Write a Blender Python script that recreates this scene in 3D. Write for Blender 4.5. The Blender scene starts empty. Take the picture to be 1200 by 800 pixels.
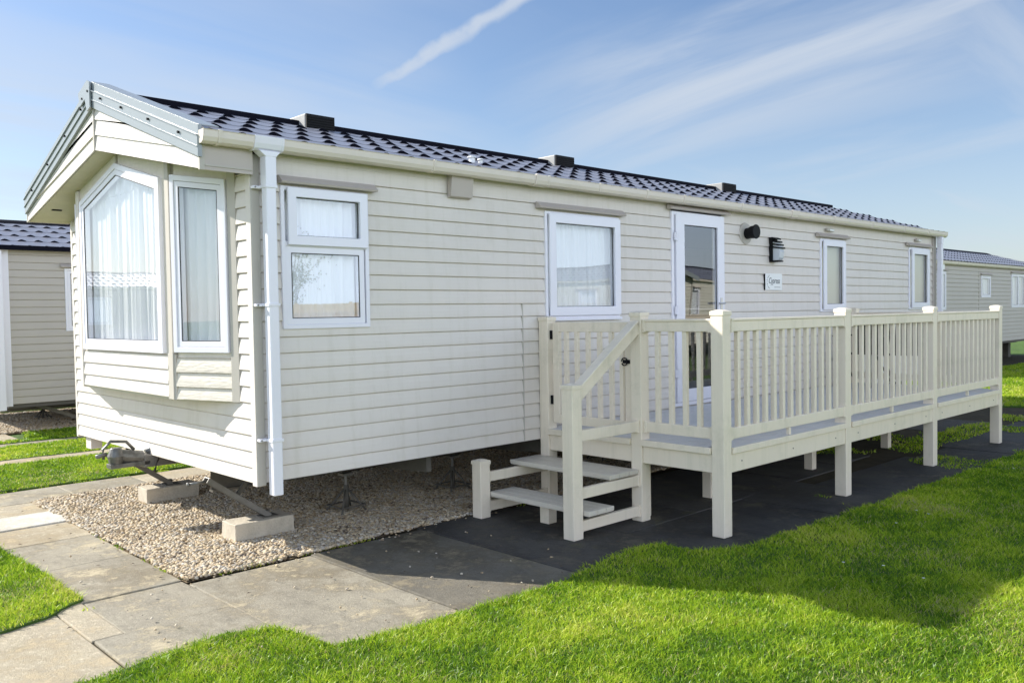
import bpy, bmesh, math, random
import numpy as np
from mathutils import Vector, Matrix, noise
R = math.radians
random.seed(7); rng = np.random.default_rng(11)
sc = bpy.context.scene
COL = sc.collection

# ------------------------------------------------------------------ materials
def mat(name, base=(.5,.5,.5), rough=.6, spec=.5, metal=0.0, var=0.0, vscale=3.0, var2=None, bump=0.0, bscale=60.0,
        bstretch=(1,1,1), dirt=0.0, dirtcol=(.12,.11,.09), dscale=2.0, coat=0.0, streak=0.0):
    m = bpy.data.materials.new(name); m.use_nodes = True
    nt = m.node_tree; N = nt.nodes; L = nt.links; p = N['Principled BSDF']
    p.inputs['Base Color'].default_value = (*base, 1); p.inputs['Roughness'].default_value = rough
    p.inputs['Specular IOR Level'].default_value = spec; p.inputs['Metallic'].default_value = metal
    p.inputs['Coat Weight'].default_value = coat
    tc = N.new('ShaderNodeTexCoord')
    out = None
    if var > 0:
        n = N.new('ShaderNodeTexNoise'); n.inputs['Scale'].default_value = vscale; n.inputs['Detail'].default_value = 8
        n.inputs['Roughness'].default_value = .65
        L.new(tc.outputs['Object'], n.inputs['Vector'])
        mr = N.new('ShaderNodeMapRange'); mr.inputs[1].default_value = .3; mr.inputs[2].default_value = .7
        L.new(n.outputs['Fac'], mr.inputs[0])
        mx = N.new('ShaderNodeMix'); mx.data_type = 'RGBA'
        c2 = var2 if var2 else tuple(c*(1-var) for c in base)
        mx.inputs[6].default_value = (*base,1); mx.inputs[7].default_value = (*c2,1)
        L.new(mr.outputs[0], mx.inputs[0]); out = mx.outputs[2]
    if dirt > 0:
        n = N.new('ShaderNodeTexNoise'); n.inputs['Scale'].default_value = dscale; n.inputs['Detail'].default_value = 10
        n.inputs['Roughness'].default_value = .75
        L.new(tc.outputs['Object'], n.inputs['Vector'])
        mr = N.new('ShaderNodeMapRange'); mr.inputs[1].default_value = .52; mr.inputs[2].default_value = .75; mr.inputs[4].default_value = dirt
        L.new(n.outputs['Fac'], mr.inputs[0])
        mx = N.new('ShaderNodeMix'); mx.data_type = 'RGBA'
        if out is not None: L.new(out, mx.inputs[6])
        else: mx.inputs[6].default_value = (*base,1)
        mx.inputs[7].default_value = (*dirtcol,1)
        L.new(mr.outputs[0], mx.inputs[0]); out = mx.outputs[2]
    if streak > 0:
        mp = N.new('ShaderNodeMapping'); mp.inputs['Scale'].default_value = (7,7,.45); L.new(tc.outputs['Object'], mp.inputs['Vector'])
        n = N.new('ShaderNodeTexNoise'); n.inputs['Scale'].default_value = 1.6; n.inputs['Detail'].default_value = 8; n.inputs['Roughness'].default_value = .7
        L.new(mp.outputs[0], n.inputs['Vector'])
        mr = N.new('ShaderNodeMapRange'); mr.inputs[1].default_value = .50; mr.inputs[2].default_value = .78; mr.inputs[4].default_value = streak
        L.new(n.outputs['Fac'], mr.inputs[0])
        mx = N.new('ShaderNodeMix'); mx.data_type = 'RGBA'
        if out is not None: L.new(out, mx.inputs[6])
        else: mx.inputs[6].default_value = (*base,1)
        mx.inputs[7].default_value = (*dirtcol,1); L.new(mr.outputs[0], mx.inputs[0]); out = mx.outputs[2]
    if out is not None: L.new(out, p.inputs['Base Color'])
    if bump > 0:
        mp = N.new('ShaderNodeMapping'); mp.inputs['Scale'].default_value = bstretch
        L.new(tc.outputs['Object'], mp.inputs['Vector'])
        n = N.new('ShaderNodeTexNoise'); n.inputs['Scale'].default_value = bscale; n.inputs['Detail'].default_value = 6
        L.new(mp.outputs[0], n.inputs['Vector'])
        b = N.new('ShaderNodeBump'); b.inputs['Strength'].default_value = bump; b.inputs['Distance'].default_value = .01
        L.new(n.outputs['Fac'], b.inputs['Height']); L.new(b.outputs[0], p.inputs['Normal'])
    return m

M = {}
M['siding'] = mat('cream_vinyl_siding', (.73,.675,.615), .45, .4, var=.06, vscale=1.2, bump=.16, bscale=45, bstretch=(.06,.06,1.2), dirt=.25, dirtcol=(.48,.44,.34), dscale=1.1, streak=.35)
M['siding_rough'] = mat('embossed_siding', (.74,.68,.59), .6, .3, var=.10, vscale=14, bump=.5, bscale=40, bstretch=(.35,.35,1.6))
M['trim'] = mat('beige_trim', (.50,.465,.41), .55, .4, var=.06, vscale=5, bump=.1, bscale=40, bstretch=(1,1,.1))
M['trim_dark'] = mat('taupe_trim', (.50,.445,.40), .5, .4, var=.05, vscale=5)
M['soffit'] = mat('soffit_board', (.60,.56,.42), .7, .3, var=.12, vscale=9, bump=.1)
M['upvc'] = mat('white_upvc', (.82,.81,.87), .22, .5, var=.02, vscale=4, dirt=.06, dirtcol=(.55,.55,.5), dscale=3)
M['gutter'] = mat('ivory_gutter', (.74,.665,.58), .3, .5, var=.05, vscale=2, dirt=.22, dirtcol=(.42,.40,.30), dscale=2.5)
M['gasket'] = mat('black_gasket', (.02,.02,.022), .6)
M['barge'] = mat('grey_painted_steel', (.29,.32,.33), .3, .5, var=.06, vscale=3, bump=.02)
M['roof'] = mat('dark_slate_coated_steel', (.215,.22,.265), .33, .6, var=.15, vscale=2.5, bump=.05, bscale=120, dirt=.12, dirtcol=(.16,.16,.15), dscale=2)
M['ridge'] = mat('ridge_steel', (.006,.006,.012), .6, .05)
M['deckw'] = mat('ivory_decking_plastic', (.85,.755,.61), .38, .4, var=.05, vscale=1.5, bump=.06, bscale=30, bstretch=(1,1,1), dirt=.45, dirtcol=(.45,.43,.30), dscale=2.2, streak=.35)
M['deckf'] = mat('pale_deck_boards', (.70,.69,.67), .4, .5, var=.10, vscale=3, bump=.25, bscale=50, bstretch=(.06,1,1), dirt=.3, dirtcol=(.38,.38,.35), dscale=4)
M['tread'] = mat('pale_step_boards', (.68,.63,.54), .45, .5, var=.10, vscale=3, bump=.3, bscale=60, bstretch=(1,.06,1), dirt=.35, dirtcol=(.36,.36,.33), dscale=7)
M['black'] = mat('black_plastic', (.008,.008,.009), .55, .15)
M['metal'] = mat('galvanised_steel', (.26,.25,.235), .5, .5, metal=.6, var=.3, vscale=14, dirt=.5, dirtcol=(.16,.13,.10), dscale=8)
M['cast'] = mat('greasy_cast_steel', (.22,.22,.21), .42, .5, metal=.5, var=.5, vscale=20, dirt=.4, dirtcol=(.05,.045,.04), dscale=20)
M['chassis'] = mat('chassis_steel', (.13,.12,.10), .7, .3, var=.35, vscale=6, dirt=.4, dirtcol=(.10,.07,.05), dscale=5)
M['block'] = mat('concrete_block', (.56,.50,.40), .9, .2, var=.2, vscale=12, bump=.6, bscale=60, dirt=.4, dirtcol=(.26,.22,.16), dscale=7)
M['vent'] = mat('roof_vent_grey', (.30,.30,.29), .5)
M['carcass'] = mat('floor_panel', (.12,.11,.10), .9)
M['carpet'] = mat('interior_carpet', (.20,.17,.14), .95)
M['plaque'] = mat('white_plaque', (.82,.83,.82), .3)
M['ink'] = mat('grey_lettering', (.16,.17,.18), .5)
M['brass'] = mat('steel_handle', (.6,.6,.6), .3, metal=.9)
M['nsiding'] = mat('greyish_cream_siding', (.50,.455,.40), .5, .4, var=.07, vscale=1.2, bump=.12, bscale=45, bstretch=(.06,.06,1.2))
M['nsiding2'] = mat('pale_ivory_siding', (.66,.63,.54), .5, .4, var=.07, vscale=1.2)
M['fence'] = mat('larch_fence_boards', (.66,.46,.20), .8, .2, var=.3, vscale=5, bump=.2, bscale=30, bstretch=(1,1,.05))
M['bark'] = mat('bark', (.12,.09,.06), .9, bump=.5, bscale=30)
M['leaf'] = mat('shrub_leaves', (.06,.10,.03), .6, var=.5, vscale=2)
M['soil'] = mat('bare_soil', (.09,.075,.05), .95, .1, var=.4, vscale=6, bump=.5, bscale=40)

def glass_mat():
    m = bpy.data.materials.new('window_glass'); m.use_nodes = True; nt = m.node_tree; N = nt.nodes; L = nt.links
    N.remove(N['Principled BSDF']); o = N['Material Output']
    t = N.new('ShaderNodeBsdfTransparent'); t.inputs[0].default_value = (.97,.985,.99,1)
    g = N.new('ShaderNodeBsdfGlossy'); g.inputs['Roughness'].default_value = 0.0; g.inputs[0].default_value = (.95,.97,1,1)
    ge = N.new('ShaderNodeNewGeometry'); dp = N.new('ShaderNodeVectorMath'); dp.operation='DOT_PRODUCT'
    L.new(ge.outputs['Incoming'], dp.inputs[0]); L.new(ge.outputs['Normal'], dp.inputs[1])
    ab = N.new('ShaderNodeMath'); ab.operation='ABSOLUTE'; L.new(dp.outputs['Value'], ab.inputs[0])
    iv = N.new('ShaderNodeMath'); iv.operation='SUBTRACT'; iv.inputs[0].default_value=1; L.new(ab.outputs[0], iv.inputs[1])
    pw = N.new('ShaderNodeMath'); pw.operation='POWER'; pw.inputs[1].default_value=4.2; L.new(iv.outputs[0], pw.inputs[0])
    f = N.new('ShaderNodeMath'); f.operation='MULTIPLY_ADD'; f.inputs[1].default_value=.83; f.inputs[2].default_value=.17; L.new(pw.outputs[0], f.inputs[0])
    mx = N.new('ShaderNodeMixShader')
    # faint waviness of float glass
    tc = N.new('ShaderNodeTexCoord'); n = N.new('ShaderNodeTexNoise'); n.inputs['Scale'].default_value = 1.3; n.inputs['Detail'].default_value = 0
    b = N.new('ShaderNodeBump'); b.inputs['Strength'].default_value = .10; b.inputs['Distance'].default_value = .02
    L.new(tc.outputs['Object'], n.inputs['Vector']); L.new(n.outputs['Fac'], b.inputs['Height']); L.new(b.outputs[0], g.inputs['Normal'])
    L.new(f.outputs[0], mx.inputs[0]); L.new(t.outputs[0], mx.inputs[1]); L.new(g.outputs[0], mx.inputs[2]); L.new(mx.outputs[0], o.inputs[0])
    return m
M['glass'] = glass_mat()
def cloth_mat(name, col, trans=.25, see=.12):
    m = bpy.data.materials.new(name); m.use_nodes = True; nt = m.node_tree; N = nt.nodes; L = nt.links
    N.remove(N['Principled BSDF']); o = N['Material Output']
    d = N.new('ShaderNodeBsdfDiffuse'); d.inputs[0].default_value = (*col,1)
    t = N.new('ShaderNodeBsdfTranslucent'); t.inputs[0].default_value = (*col,1)
    tr = N.new('ShaderNodeBsdfTransparent')
    a = N.new('ShaderNodeMixShader'); a.inputs[0].default_value = trans
    b = N.new('ShaderNodeMixShader'); b.inputs[0].default_value = see
    L.new(d.outputs[0], a.inputs[1]); L.new(t.outputs[0], a.inputs[2]); L.new(a.outputs[0], b.inputs[1]); L.new(tr.outputs[0], b.inputs[2])
    L.new(b.outputs[0], o.inputs[0]); return m
M['net'] = cloth_mat('white_net_curtain', (.95,.96,.97), .16, .02)
M['reflect_cream'] = cloth_mat('reflected_siding_cream', (.72,.68,.52), .2, 0)  # cream tone standing in for siding reflected in the panes

def lens_mat():
    m = bpy.data.materials.new('frosted_lens'); m.use_nodes = True; p = m.node_tree.nodes['Principled BSDF']
    p.inputs['Base Color'].default_value = (.72,.76,.80,1); p.inputs['Roughness'].default_value = .25
    p.inputs['Transmission Weight'].default_value = .25
    return m
M['lens'] = lens_mat()

def grass_ground_mat():
    m = bpy.data.materials.new('lawn_base'); m.use_nodes = True; nt = m.node_tree; N = nt.nodes; L = nt.links; p = N['Principled BSDF']
    tc = N.new('ShaderNodeTexCoord')
    n = N.new('ShaderNodeTexNoise'); n.inputs['Scale'].default_value = 1.1; n.inputs['Detail'].default_value = 6
    n2 = N.new('ShaderNodeTexNoise'); n2.inputs['Scale'].default_value = 55; n2.inputs['Detail'].default_value = 4
    r = N.new('ShaderNodeValToRGB'); r.color_ramp.elements[0].position=.3; r.color_ramp.elements[0].color=(.025,.06,.008,1)
    r.color_ramp.elements[1].position=.7; r.color_ramp.elements[1].color=(.10,.19,.015,1)
    mx = N.new('ShaderNodeMath'); mx.operation='MULTIPLY_ADD'; mx.inputs[1].default_value=.5
    L.new(tc.outputs['Object'], n.inputs['Vector']); L.new(tc.outputs['Object'], n2.inputs['Vector'])
    h = N.new('ShaderNodeMath'); h.operation='MULTIPLY'; h.inputs[1].default_value=.5
    L.new(n.outputs['Fac'], h.inputs[0]); L.new(n2.outputs['Fac'], mx.inputs[0]); L.new(h.outputs[0], mx.inputs[2])
    L.new(mx.outputs[0], r.inputs[0]); L.new(r.outputs[0], p.inputs['Base Color']); p.inputs['Roughness'].default_value=.9
    b = N.new('ShaderNodeBump'); b.inputs['Strength'].default_value=.8; b.inputs['Distance'].default_value=.03
    L.new(n2.outputs['Fac'], b.inputs['Height']); L.new(b.outputs[0], p.inputs['Normal'])
    return m
M['lawn'] = grass_ground_mat()

def blade_mat():
    m = bpy.data.materials.new('grass_blades'); m.use_nodes = True; nt = m.node_tree; N = nt.nodes; L = nt.links
    N.remove(N['Principled BSDF']); o = N['Material Output']
    at = N.new('ShaderNodeAttribute'); at.attribute_name = 'rnd'
    r = N.new('ShaderNodeValToRGB'); e = r.color_ramp.elements
    e[0].position=0; e[0].color=(.085,.19,.012,1); e[1].position=1; e[1].color=(.5,.45,.2,1)
    for ps,c in ((.3,(.25,.42,.020,1)),(.65,(.46,.59,.035,1)),(.93,(.66,.68,.12,1))):
        x = e.new(ps); x.color = c
    L.new(at.outputs['Fac'], r.inputs[0])
    d = N.new('ShaderNodeBsdfDiffuse'); t = N.new('ShaderNodeBsdfTranslucent'); g = N.new('ShaderNodeBsdfGlossy'); g.inputs['Roughness'].default_value=.35
    g.inputs[0].default_value=(.8,.85,.8,1)
    L.new(r.outputs[0], d.inputs[0]); L.new(r.outputs[0], t.inputs[0])
    a = N.new('ShaderNodeMixShader'); a.inputs[0].default_value=.42
    b = N.new('ShaderNodeMixShader'); b.inputs[0].default_value=.018
    L.new(d.outputs[0], a.inputs[1]); L.new(t.outputs[0], a.inputs[2]); L.new(a.outputs[0], b.inputs[1]); L.new(g.outputs[0], b.inputs[2])
    L.new(b.outputs[0], o.inputs[0]); return m
M['blade'] = blade_mat()

def stone_mat():
    m = bpy.data.materials.new('gravel_stones'); m.use_nodes = True; nt = m.node_tree; N = nt.nodes; L = nt.links; p = N['Principled BSDF']
    at = N.new('ShaderNodeAttribute'); at.attribute_name = 'rnd'
    r = N.new('ShaderNodeValToRGB'); e = r.color_ramp.elements
    e[0].position=0; e[0].color=(.13,.10,.075,1); e[1].position=1; e[1].color=(.74,.69,.58,1)
    for ps,c in ((.12,(.36,.26,.15,1)),(.25,(.52,.42,.27,1)),(.38,(.34,.30,.25,1)),(.50,(.58,.47,.31,1)),(.62,(.44,.33,.20,1)),(.74,(.60,.53,.41,1)),(.86,(.42,.37,.31,1))):
        x = e.new(ps); x.color = c
    L.new(at.outputs['Fac'], r.inputs[0]); L.new(r.outputs[0], p.inputs['Base Color']); p.inputs['Roughness'].default_value=.8
    return m
M['stone'] = stone_mat()
M['gravelbed'] = mat('gravel_bed', (.26,.20,.13), .95, .1, var=.6, vscale=60, bump=1.0, bscale=90)

def paving_mat(name, base, c2, moss=.25):
    m = bpy.data.materials.new(name); m.use_nodes = True; nt = m.node_tree; N = nt.nodes; L = nt.links; p = N['Principled BSDF']
    tc = N.new('ShaderNodeTexCoord')
    def nz(s, d=8, ro=.65, st=None):
        n = N.new('ShaderNodeTexNoise'); n.inputs['Scale'].default_value=s; n.inputs['Detail'].default_value=d; n.inputs['Roughness'].default_value=ro
        if st:
            mp = N.new('ShaderNodeMapping'); mp.inputs['Scale'].default_value=st; mp.inputs['Rotation'].default_value=(0,0,.5)
            L.new(tc.outputs['Object'], mp.inputs[0]); L.new(mp.outputs[0], n.inputs['Vector'])
        else: L.new(tc.outputs['Object'], n.inputs['Vector'])
        return n
    def rng_(n, a, b, hi=1.0):
        mr = N.new('ShaderNodeMapRange'); mr.inputs[1].default_value=a; mr.inputs[2].default_value=b; mr.inputs[4].default_value=hi
        L.new(n.outputs['Fac'], mr.inputs[0]); return mr.outputs[0]
    def mix(fac, A, B):
        mx = N.new('ShaderNodeMix'); mx.data_type='RGBA'; L.new(fac, mx.inputs[0])
        if isinstance(A, tuple): mx.inputs[6].default_value=(*A,1)
        else: L.new(A, mx.inputs[6])
        mx.inputs[7].default_value=(*B,1); return mx.outputs[2]
    c = mix(rng_(nz(1.7),.35,.65), base, c2)
    c = mix(rng_(nz(9,8,.7,(1,.45,1)),.5,.72,.7), c, tuple(x*.6 for x in base))
    c = mix(rng_(nz(42,5,.8,(1,.6,1)),.52,.66,.55), c, tuple(min(1,x*1.8) for x in base))
    c = mix(rng_(nz(47,5,.8,(1,.6,1)),.56,.70,.6), c, tuple(x*.45 for x in base))
    c = mix(rng_(nz(1.3,8,.75),.47,.60,.85), c, (base[0]*.62,base[1]*.56,base[2]*.46))
    c = mix(rng_(nz(2.6,9,.8),.52,.62,.8), c, (min(1,c2[0]*1.5),min(1,c2[1]*1.42),min(1,c2[2]*1.25)))
    c = mix(rng_(nz(3.1,10,.75),.57,.70,moss), c, (.13,.12,.04))
    c = mix(rng_(nz(4.3,10,.8),.66,.72,.35), c, tuple(min(1,x*1.5) for x in c2))
    L.new(c, p.inputs['Base Color']); p.inputs['Roughness'].default_value=.75; p.inputs['Specular IOR Level'].default_value=.35
    b = N.new('ShaderNodeBump'); b.inputs['Strength'].default_value=.6; b.inputs['Distance'].default_value=.012
    n = nz(75,6,.75); L.new(n.outputs['Fac'], b.inputs['Height']); L.new(b.outputs[0], p.inputs['Normal'])
    return m
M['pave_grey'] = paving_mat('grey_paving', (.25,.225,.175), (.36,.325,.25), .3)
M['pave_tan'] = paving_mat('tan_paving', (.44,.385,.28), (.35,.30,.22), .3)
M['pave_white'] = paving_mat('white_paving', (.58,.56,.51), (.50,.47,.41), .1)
M['pave_shaded'] = paving_mat('shade_tinted_paving', (.048,.046,.046), (.085,.079,.070), .5)  # grey slabs with the caravan's shade put into their colour
M['pave_part_shaded'] = paving_mat('part_shade_tinted_paving', (.12,.11,.09), (.19,.17,.13), .35)  # slab across the shadow edge, half the shade put into its colour

# ------------------------------------------------------------------ mesh helpers
class MB:
    def __init__(s): s.v=[]; s.f=[]
    def quad(s, a,b,c,d):
        n=len(s.v); s.v += [tuple(a),tuple(b),tuple(c),tuple(d)]; s.f.append((n,n+1,n+2,n+3)); return s
    def poly(s, pts):
        n=len(s.v); s.v += [tuple(p) for p in pts]; s.f.append(tuple(range(n,n+len(pts)))); return s
    def box(s, x0,x1,y0,y1,z0,z1):
        n=len(s.v); s.v += [(x,y,z) for z in (z0,z1) for y in (y0,y1) for x in (x0,x1)]
        for q in ((0,2,3,1),(4,5,7,6),(0,1,5,4),(2,6,7,3),(0,4,6,2),(1,3,7,5)): s.f.append(tuple(n+i for i in q))
        return s
    def prism(s, pts, off):           # closed polygon extruded by vector off
        n=len(s.v); k=len(pts); off=Vector(off)
        s.v += [tuple(p) for p in pts] + [tuple(Vector(p)+off) for p in pts]
        s.f.append(tuple(range(n+k-1,n-1,-1))); s.f.append(tuple(range(n+k,n+2*k)))
        for i in range(k): j=(i+1)%k; s.f.append((n+i,n+j,n+k+j,n+k+i))
        return s
    def ring(s, outer, inner, off):   # polygon ring extruded by off
        k=len(outer); n=len(s.v); off=Vector(off)
        s.v += [tuple(p) for p in outer]+[tuple(p) for p in inner]+[tuple(Vector(p)+off) for p in outer]+[tuple(Vector(p)+off) for p in inner]
        for i in range(k):
            j=(i+1)%k
            s.f += [(n+i,n+j,n+k+j,n+k+i),(n+2*k+i,n+3*k+i,n+3*k+j,n+2*k+j),(n+i,n+2*k+i,n+2*k+j,n+j),(n+k+i,n+k+j,n+3*k+j,n+3*k+i)]
        return s
    def beam(s, a, b, w, h, up=(0,0,1)):
        a=Vector(a); b=Vector(b); d=(b-a).normalized(); u=Vector(up); sd=d.cross(u).normalized(); u=sd.cross(d)
        pts=[a+sd*w/2+u*h/2, a-sd*w/2+u*h/2, a-sd*w/2-u*h/2, a+sd*w/2-u*h/2]
        return s.prism(pts, b-a)
    def tube(s, pts, r, n=8, cap=True):
        pts=[Vector(p) for p in pts]; k=len(s.v); rs = r if isinstance(r,(list,tuple)) else [r]*len(pts)
        ref=Vector((0,0,1))
        for i,p in enumerate(pts):
            d=(pts[min(i+1,len(pts)-1)]-pts[max(i-1,0)]).normalized()
            if abs(d.dot(ref))>.95: rr=Vector((1,0,0))
            else: rr=ref
            a=d.cross(rr).normalized(); b=a.cross(d)
            for j in range(n):
                t=2*math.pi*j/n; s.v.append(tuple(p+(a*math.cos(t)+b*math.sin(t))*rs[i]))
        for i in range(len(pts)-1):
            for j in range(n):
                j2=(j+1)%n; s.f.append((k+i*n+j,k+i*n+j2,k+(i+1)*n+j2,k+(i+1)*n+j))
        if cap:
            s.f.append(tuple(k+j for j in range(n))[::-1]); s.f.append(tuple(k+(len(pts)-1)*n+j for j in range(n)))
        return s
    def build(s, name, m, parent=None, bevel=0, smooth=False, seg=2, fix=True):
        me=bpy.data.meshes.new(name); me.from_pydata(s.v,[],s.f); me.update()
        if fix:
            bm=bmesh.new(); bm.from_mesh(me); bmesh.ops.remove_doubles(bm, verts=bm.verts, dist=1e-5) if fix=='weld' else None
            bmesh.ops.recalc_face_normals(bm, faces=bm.faces); bm.to_mesh(me); bm.free()
        for mm in (m if isinstance(m,(list,tuple)) else [m]): me.materials.append(mm)
        o=bpy.data.objects.new(name, me); COL.objects.link(o)
        if parent: o.parent=parent
        if smooth: me.polygons.foreach_set('use_smooth',[True]*len(me.polygons))
        if bevel:
            b=o.modifiers.new('bevel','BEVEL'); b.width=bevel; b.segments=seg; b.limit_method='ANGLE'; b.angle_limit=R(40)
            b.harden_normals=False
        return o
def empty(name, loc, label, cat, group=None, rz=0):
    o=bpy.data.objects.new(name,None); COL.objects.link(o); o.location=loc; o.rotation_euler=(0,0,rz); o.empty_display_size=.3
    o['label']=label; o['category']=cat
    if group: o['group']=group
    return o
def tag(o,label,cat,group=None):
    o['label']=label; o['category']=cat
    if group: o['group']=group
    return o
def struct(o, kind='structure'): o['kind']=kind; return o
def copy_part(o, parent, off):
    c=o.copy(); COL.objects.link(c); c.parent=parent; c.location=Vector(o.location)+Vector(off); return c

# siding on a plane: origin O, horizontal unit U, outward normal N
PITCH=.1083
PROF=[(0,.012),(.03,.0165),(.2,.016),(.5,.0125),(.8,.007),(.955,.0028),(.962,-.004),(1,-.004)]
def siding(mb, O, U, N, u0, u1, z0, z1, openings=(), zref=None, pitch=PITCH, top=None):
    O=Vector(O); U=Vector(U); N=Vector(N); zref = z0 if zref is None else zref
    zs=set([z0,z1]); k0=int(math.floor((z0-zref)/pitch))-1; k1=int(math.ceil((z1-zref)/pitch))+1
    bz=[]
    for k in range(k0,k1+1):
        for t,h in PROF:
            z=zref+(k+t)*pitch; bz.append((z,h))
    def seg(za,zb,ha,hb,a,b):
        p=lambda u,z,h: O+U*u+N*h+Vector((0,0,z))
        mb.quad(p(a,za,ha),p(b,za,ha),p(b,zb,hb),p(a,zb,hb))
    for (za,ha),(zb,hb) in zip(bz[:-1],bz[1:]):
        if zb<=z0+1e-6 or za>=z1-1e-6: continue
        if abs(zb-za)<1e-7:
            cuts=[(za,zb,ha,hb)]
        else:
            ed=sorted(set([max(za,z0),min(zb,z1)]+[e for o in openings for e in (o[2],o[3]) if max(za,z0)<e<min(zb,z1)]))
            f=lambda z:ha+(hb-ha)*(z-za)/(zb-za)
            cuts=[(p,q,f(p),f(q)) for p,q in zip(ed[:-1],ed[1:])]
        for p,q,hp,hq in cuts:
            mid=(p+q)/2; iv=[(u0,u1)]
            for o in openings:
                if o[2]-1e-6<mid<o[3]+1e-6:
                    nv=[]
                    for a,b in iv:
                        if o[1]<=a or o[0]>=b: nv.append((a,b)); continue
                        if o[0]>a: nv.append((a,o[0]))
                        if o[1]<b: nv.append((o[1],b))
                    iv=nv
            for a,b in iv: seg(p,q,hp,hq,a,b)
    return mb

def rect(O,U,N,u0,u1,z0,z1,n=0):
    O=Vector(O);U=Vector(U);N=Vector(N)
    return [O+U*u+N*n+Vector((0,0,z)) for u,z in ((u0,z0),(u1,z0),(u1,z1),(u0,z1))]
def inset(pts2, d):
    """inset convex 2D polygon (ccw) by d"""
    k=len(pts2); out=[]
    for i in range(k):
        a=Vector(pts2[i-1]); b=Vector(pts2[i]); c=Vector(pts2[(i+1)%k])
        e1=(b-a).normalized(); e2=(c-b).normalized(); n1=Vector((-e1.y,e1.x)); n2=Vector((-e2.y,e2.x))
        bis=(n1+n2).normalized(); out.append(tuple(b+bis*(d/max(.2,bis.dot(n1)))))
    return out
def curtain(parent, O,U,N, u0,u1,z0,z1, depth=.09, fold=.085, amp=.013, m='net', name='curtain', seed=0, gap=None):
    rr=random.Random(seed); mb=MB(); O=Vector(O);U=Vector(U);N=Vector(N)
    n=max(8,int((u1-u0)/.009)); ph=[rr.random()*6 for _ in range(6)]
    rows=5; V=[]
    for j in range(rows+1):
        t=j/rows; z=z0+(z1-z0)*t
        for i in range(n+1):
            u=u0+(u1-u0)*i/n
            sp=1-.25*(1-t)*0
            w=(1.1+.7*math.sin(u*13+ph[5]))*math.sin(u/fold*6.283+ph[0]+1.5*math.sin(u*9+ph[1]))+.45*math.sin(u/fold*6.283*2.3+ph[2]+t*.7)+.3*math.sin(u*21+ph[3]+t*1.5)
            w2=w*(1-.35*t)
            mb.v.append(tuple(O+U*(u+.006*math.sin(t*3+u*30+ph[4]))-N*(depth-amp*w2)+Vector((0,0,z))))
    for j in range(rows):
        for i in range(n):
            a=j*(n+1)+i; mb.f.append((a,a+1,a+n+2,a+n+1))
    o=mb.build(name, M[m], parent, smooth=True, fix=False); return o

def window(parent, O,U,N, outer, fw=.055, sashes=None, mull=None, curt=True, seed=0, gasket=True, name='window', sw=.05, proud=.028, back=.028, cm='net', sash_out=None):
    """outer: ccw 2D polygon (u,z) of the frame; sashes: list of 2D polys (outer edge of the glazed sash)"""
    O=Vector(O);U=Vector(U);N=Vector(N)
    P=lambda p,n: O+U*p[0]+N*n+Vector((0,0,p[1]))
    inn=inset(outer,fw)
    mb=MB(); mb.ring([P(p,-back) for p in outer],[P(p,-back) for p in inn], N*(back+proud))
    if mull:
        for (a,b,c,d) in mull: mb.prism([P((a,c),-back),P((b,c),-back),P((b,d),-back),P((a,d),-back)], N*(back+proud-.001))
    w=mb.build(name, M['upvc'], parent, bevel=.004)
    sashes = sashes or [inn]
    for k,s in enumerate(sashes):
        op = sash_out and k in sash_out
        so = proud+.022 if op else proud-.006
        so_poly = inset(s,-.02) if op else inset(s,.0015)
        si=inset(s, sw)
        sh=MB().ring([P(p,-.03 if not op else proud+.0015) for p in so_poly],[P(p,-.03 if not op else proud+.0015) for p in si], N*((so+.03) if not op else .022)).build('sash', M['upvc'], w, bevel=.004)
        g2=inset(si,.005); gz=.017
        MB().ring([P(p,gz-.001) for p in si],[P(p,gz-.001) for p in g2], N*.005).build('glazing_gasket', M['gasket'], w)
        gl=MB().poly([P(p,gz) for p in si]).build('pane', M['glass'], w, fix=False)
        # keep the pane's normal outward
        me=gl.data
        if me.polygons[0].normal.dot(N)<0: me.flip_normals()
    if curt:
        us=[p[0] for p in inn]; zs=[p[1] for p in inn]
        curtain(w,O,U,N,min(us)-.01,max(us)+.13,min(zs)-.03,max(zs)+.02,seed=seed,depth=.05,m=cm,name='curtain')
    return w
def R4(a,b,c,d): return [(a,c),(b,c),(b,d),(a,d)]

def drip_cap(parent,O,U,N,u0,u1,z,m='trim_dark'):
    O=Vector(O);U=Vector(U);N=Vector(N); P=lambda u,zz,n:O+U*u+N*n+Vector((0,0,zz))
    mb=MB(); mb.prism([P(u0,z,.017),P(u0,z,.075),P(u0,z+.012,.08),P(u0,z+.055,.03),P(u0,z+.055,.017)], U*(u1-u0))
    return mb.build('drip_cap', M[m], parent)

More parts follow.
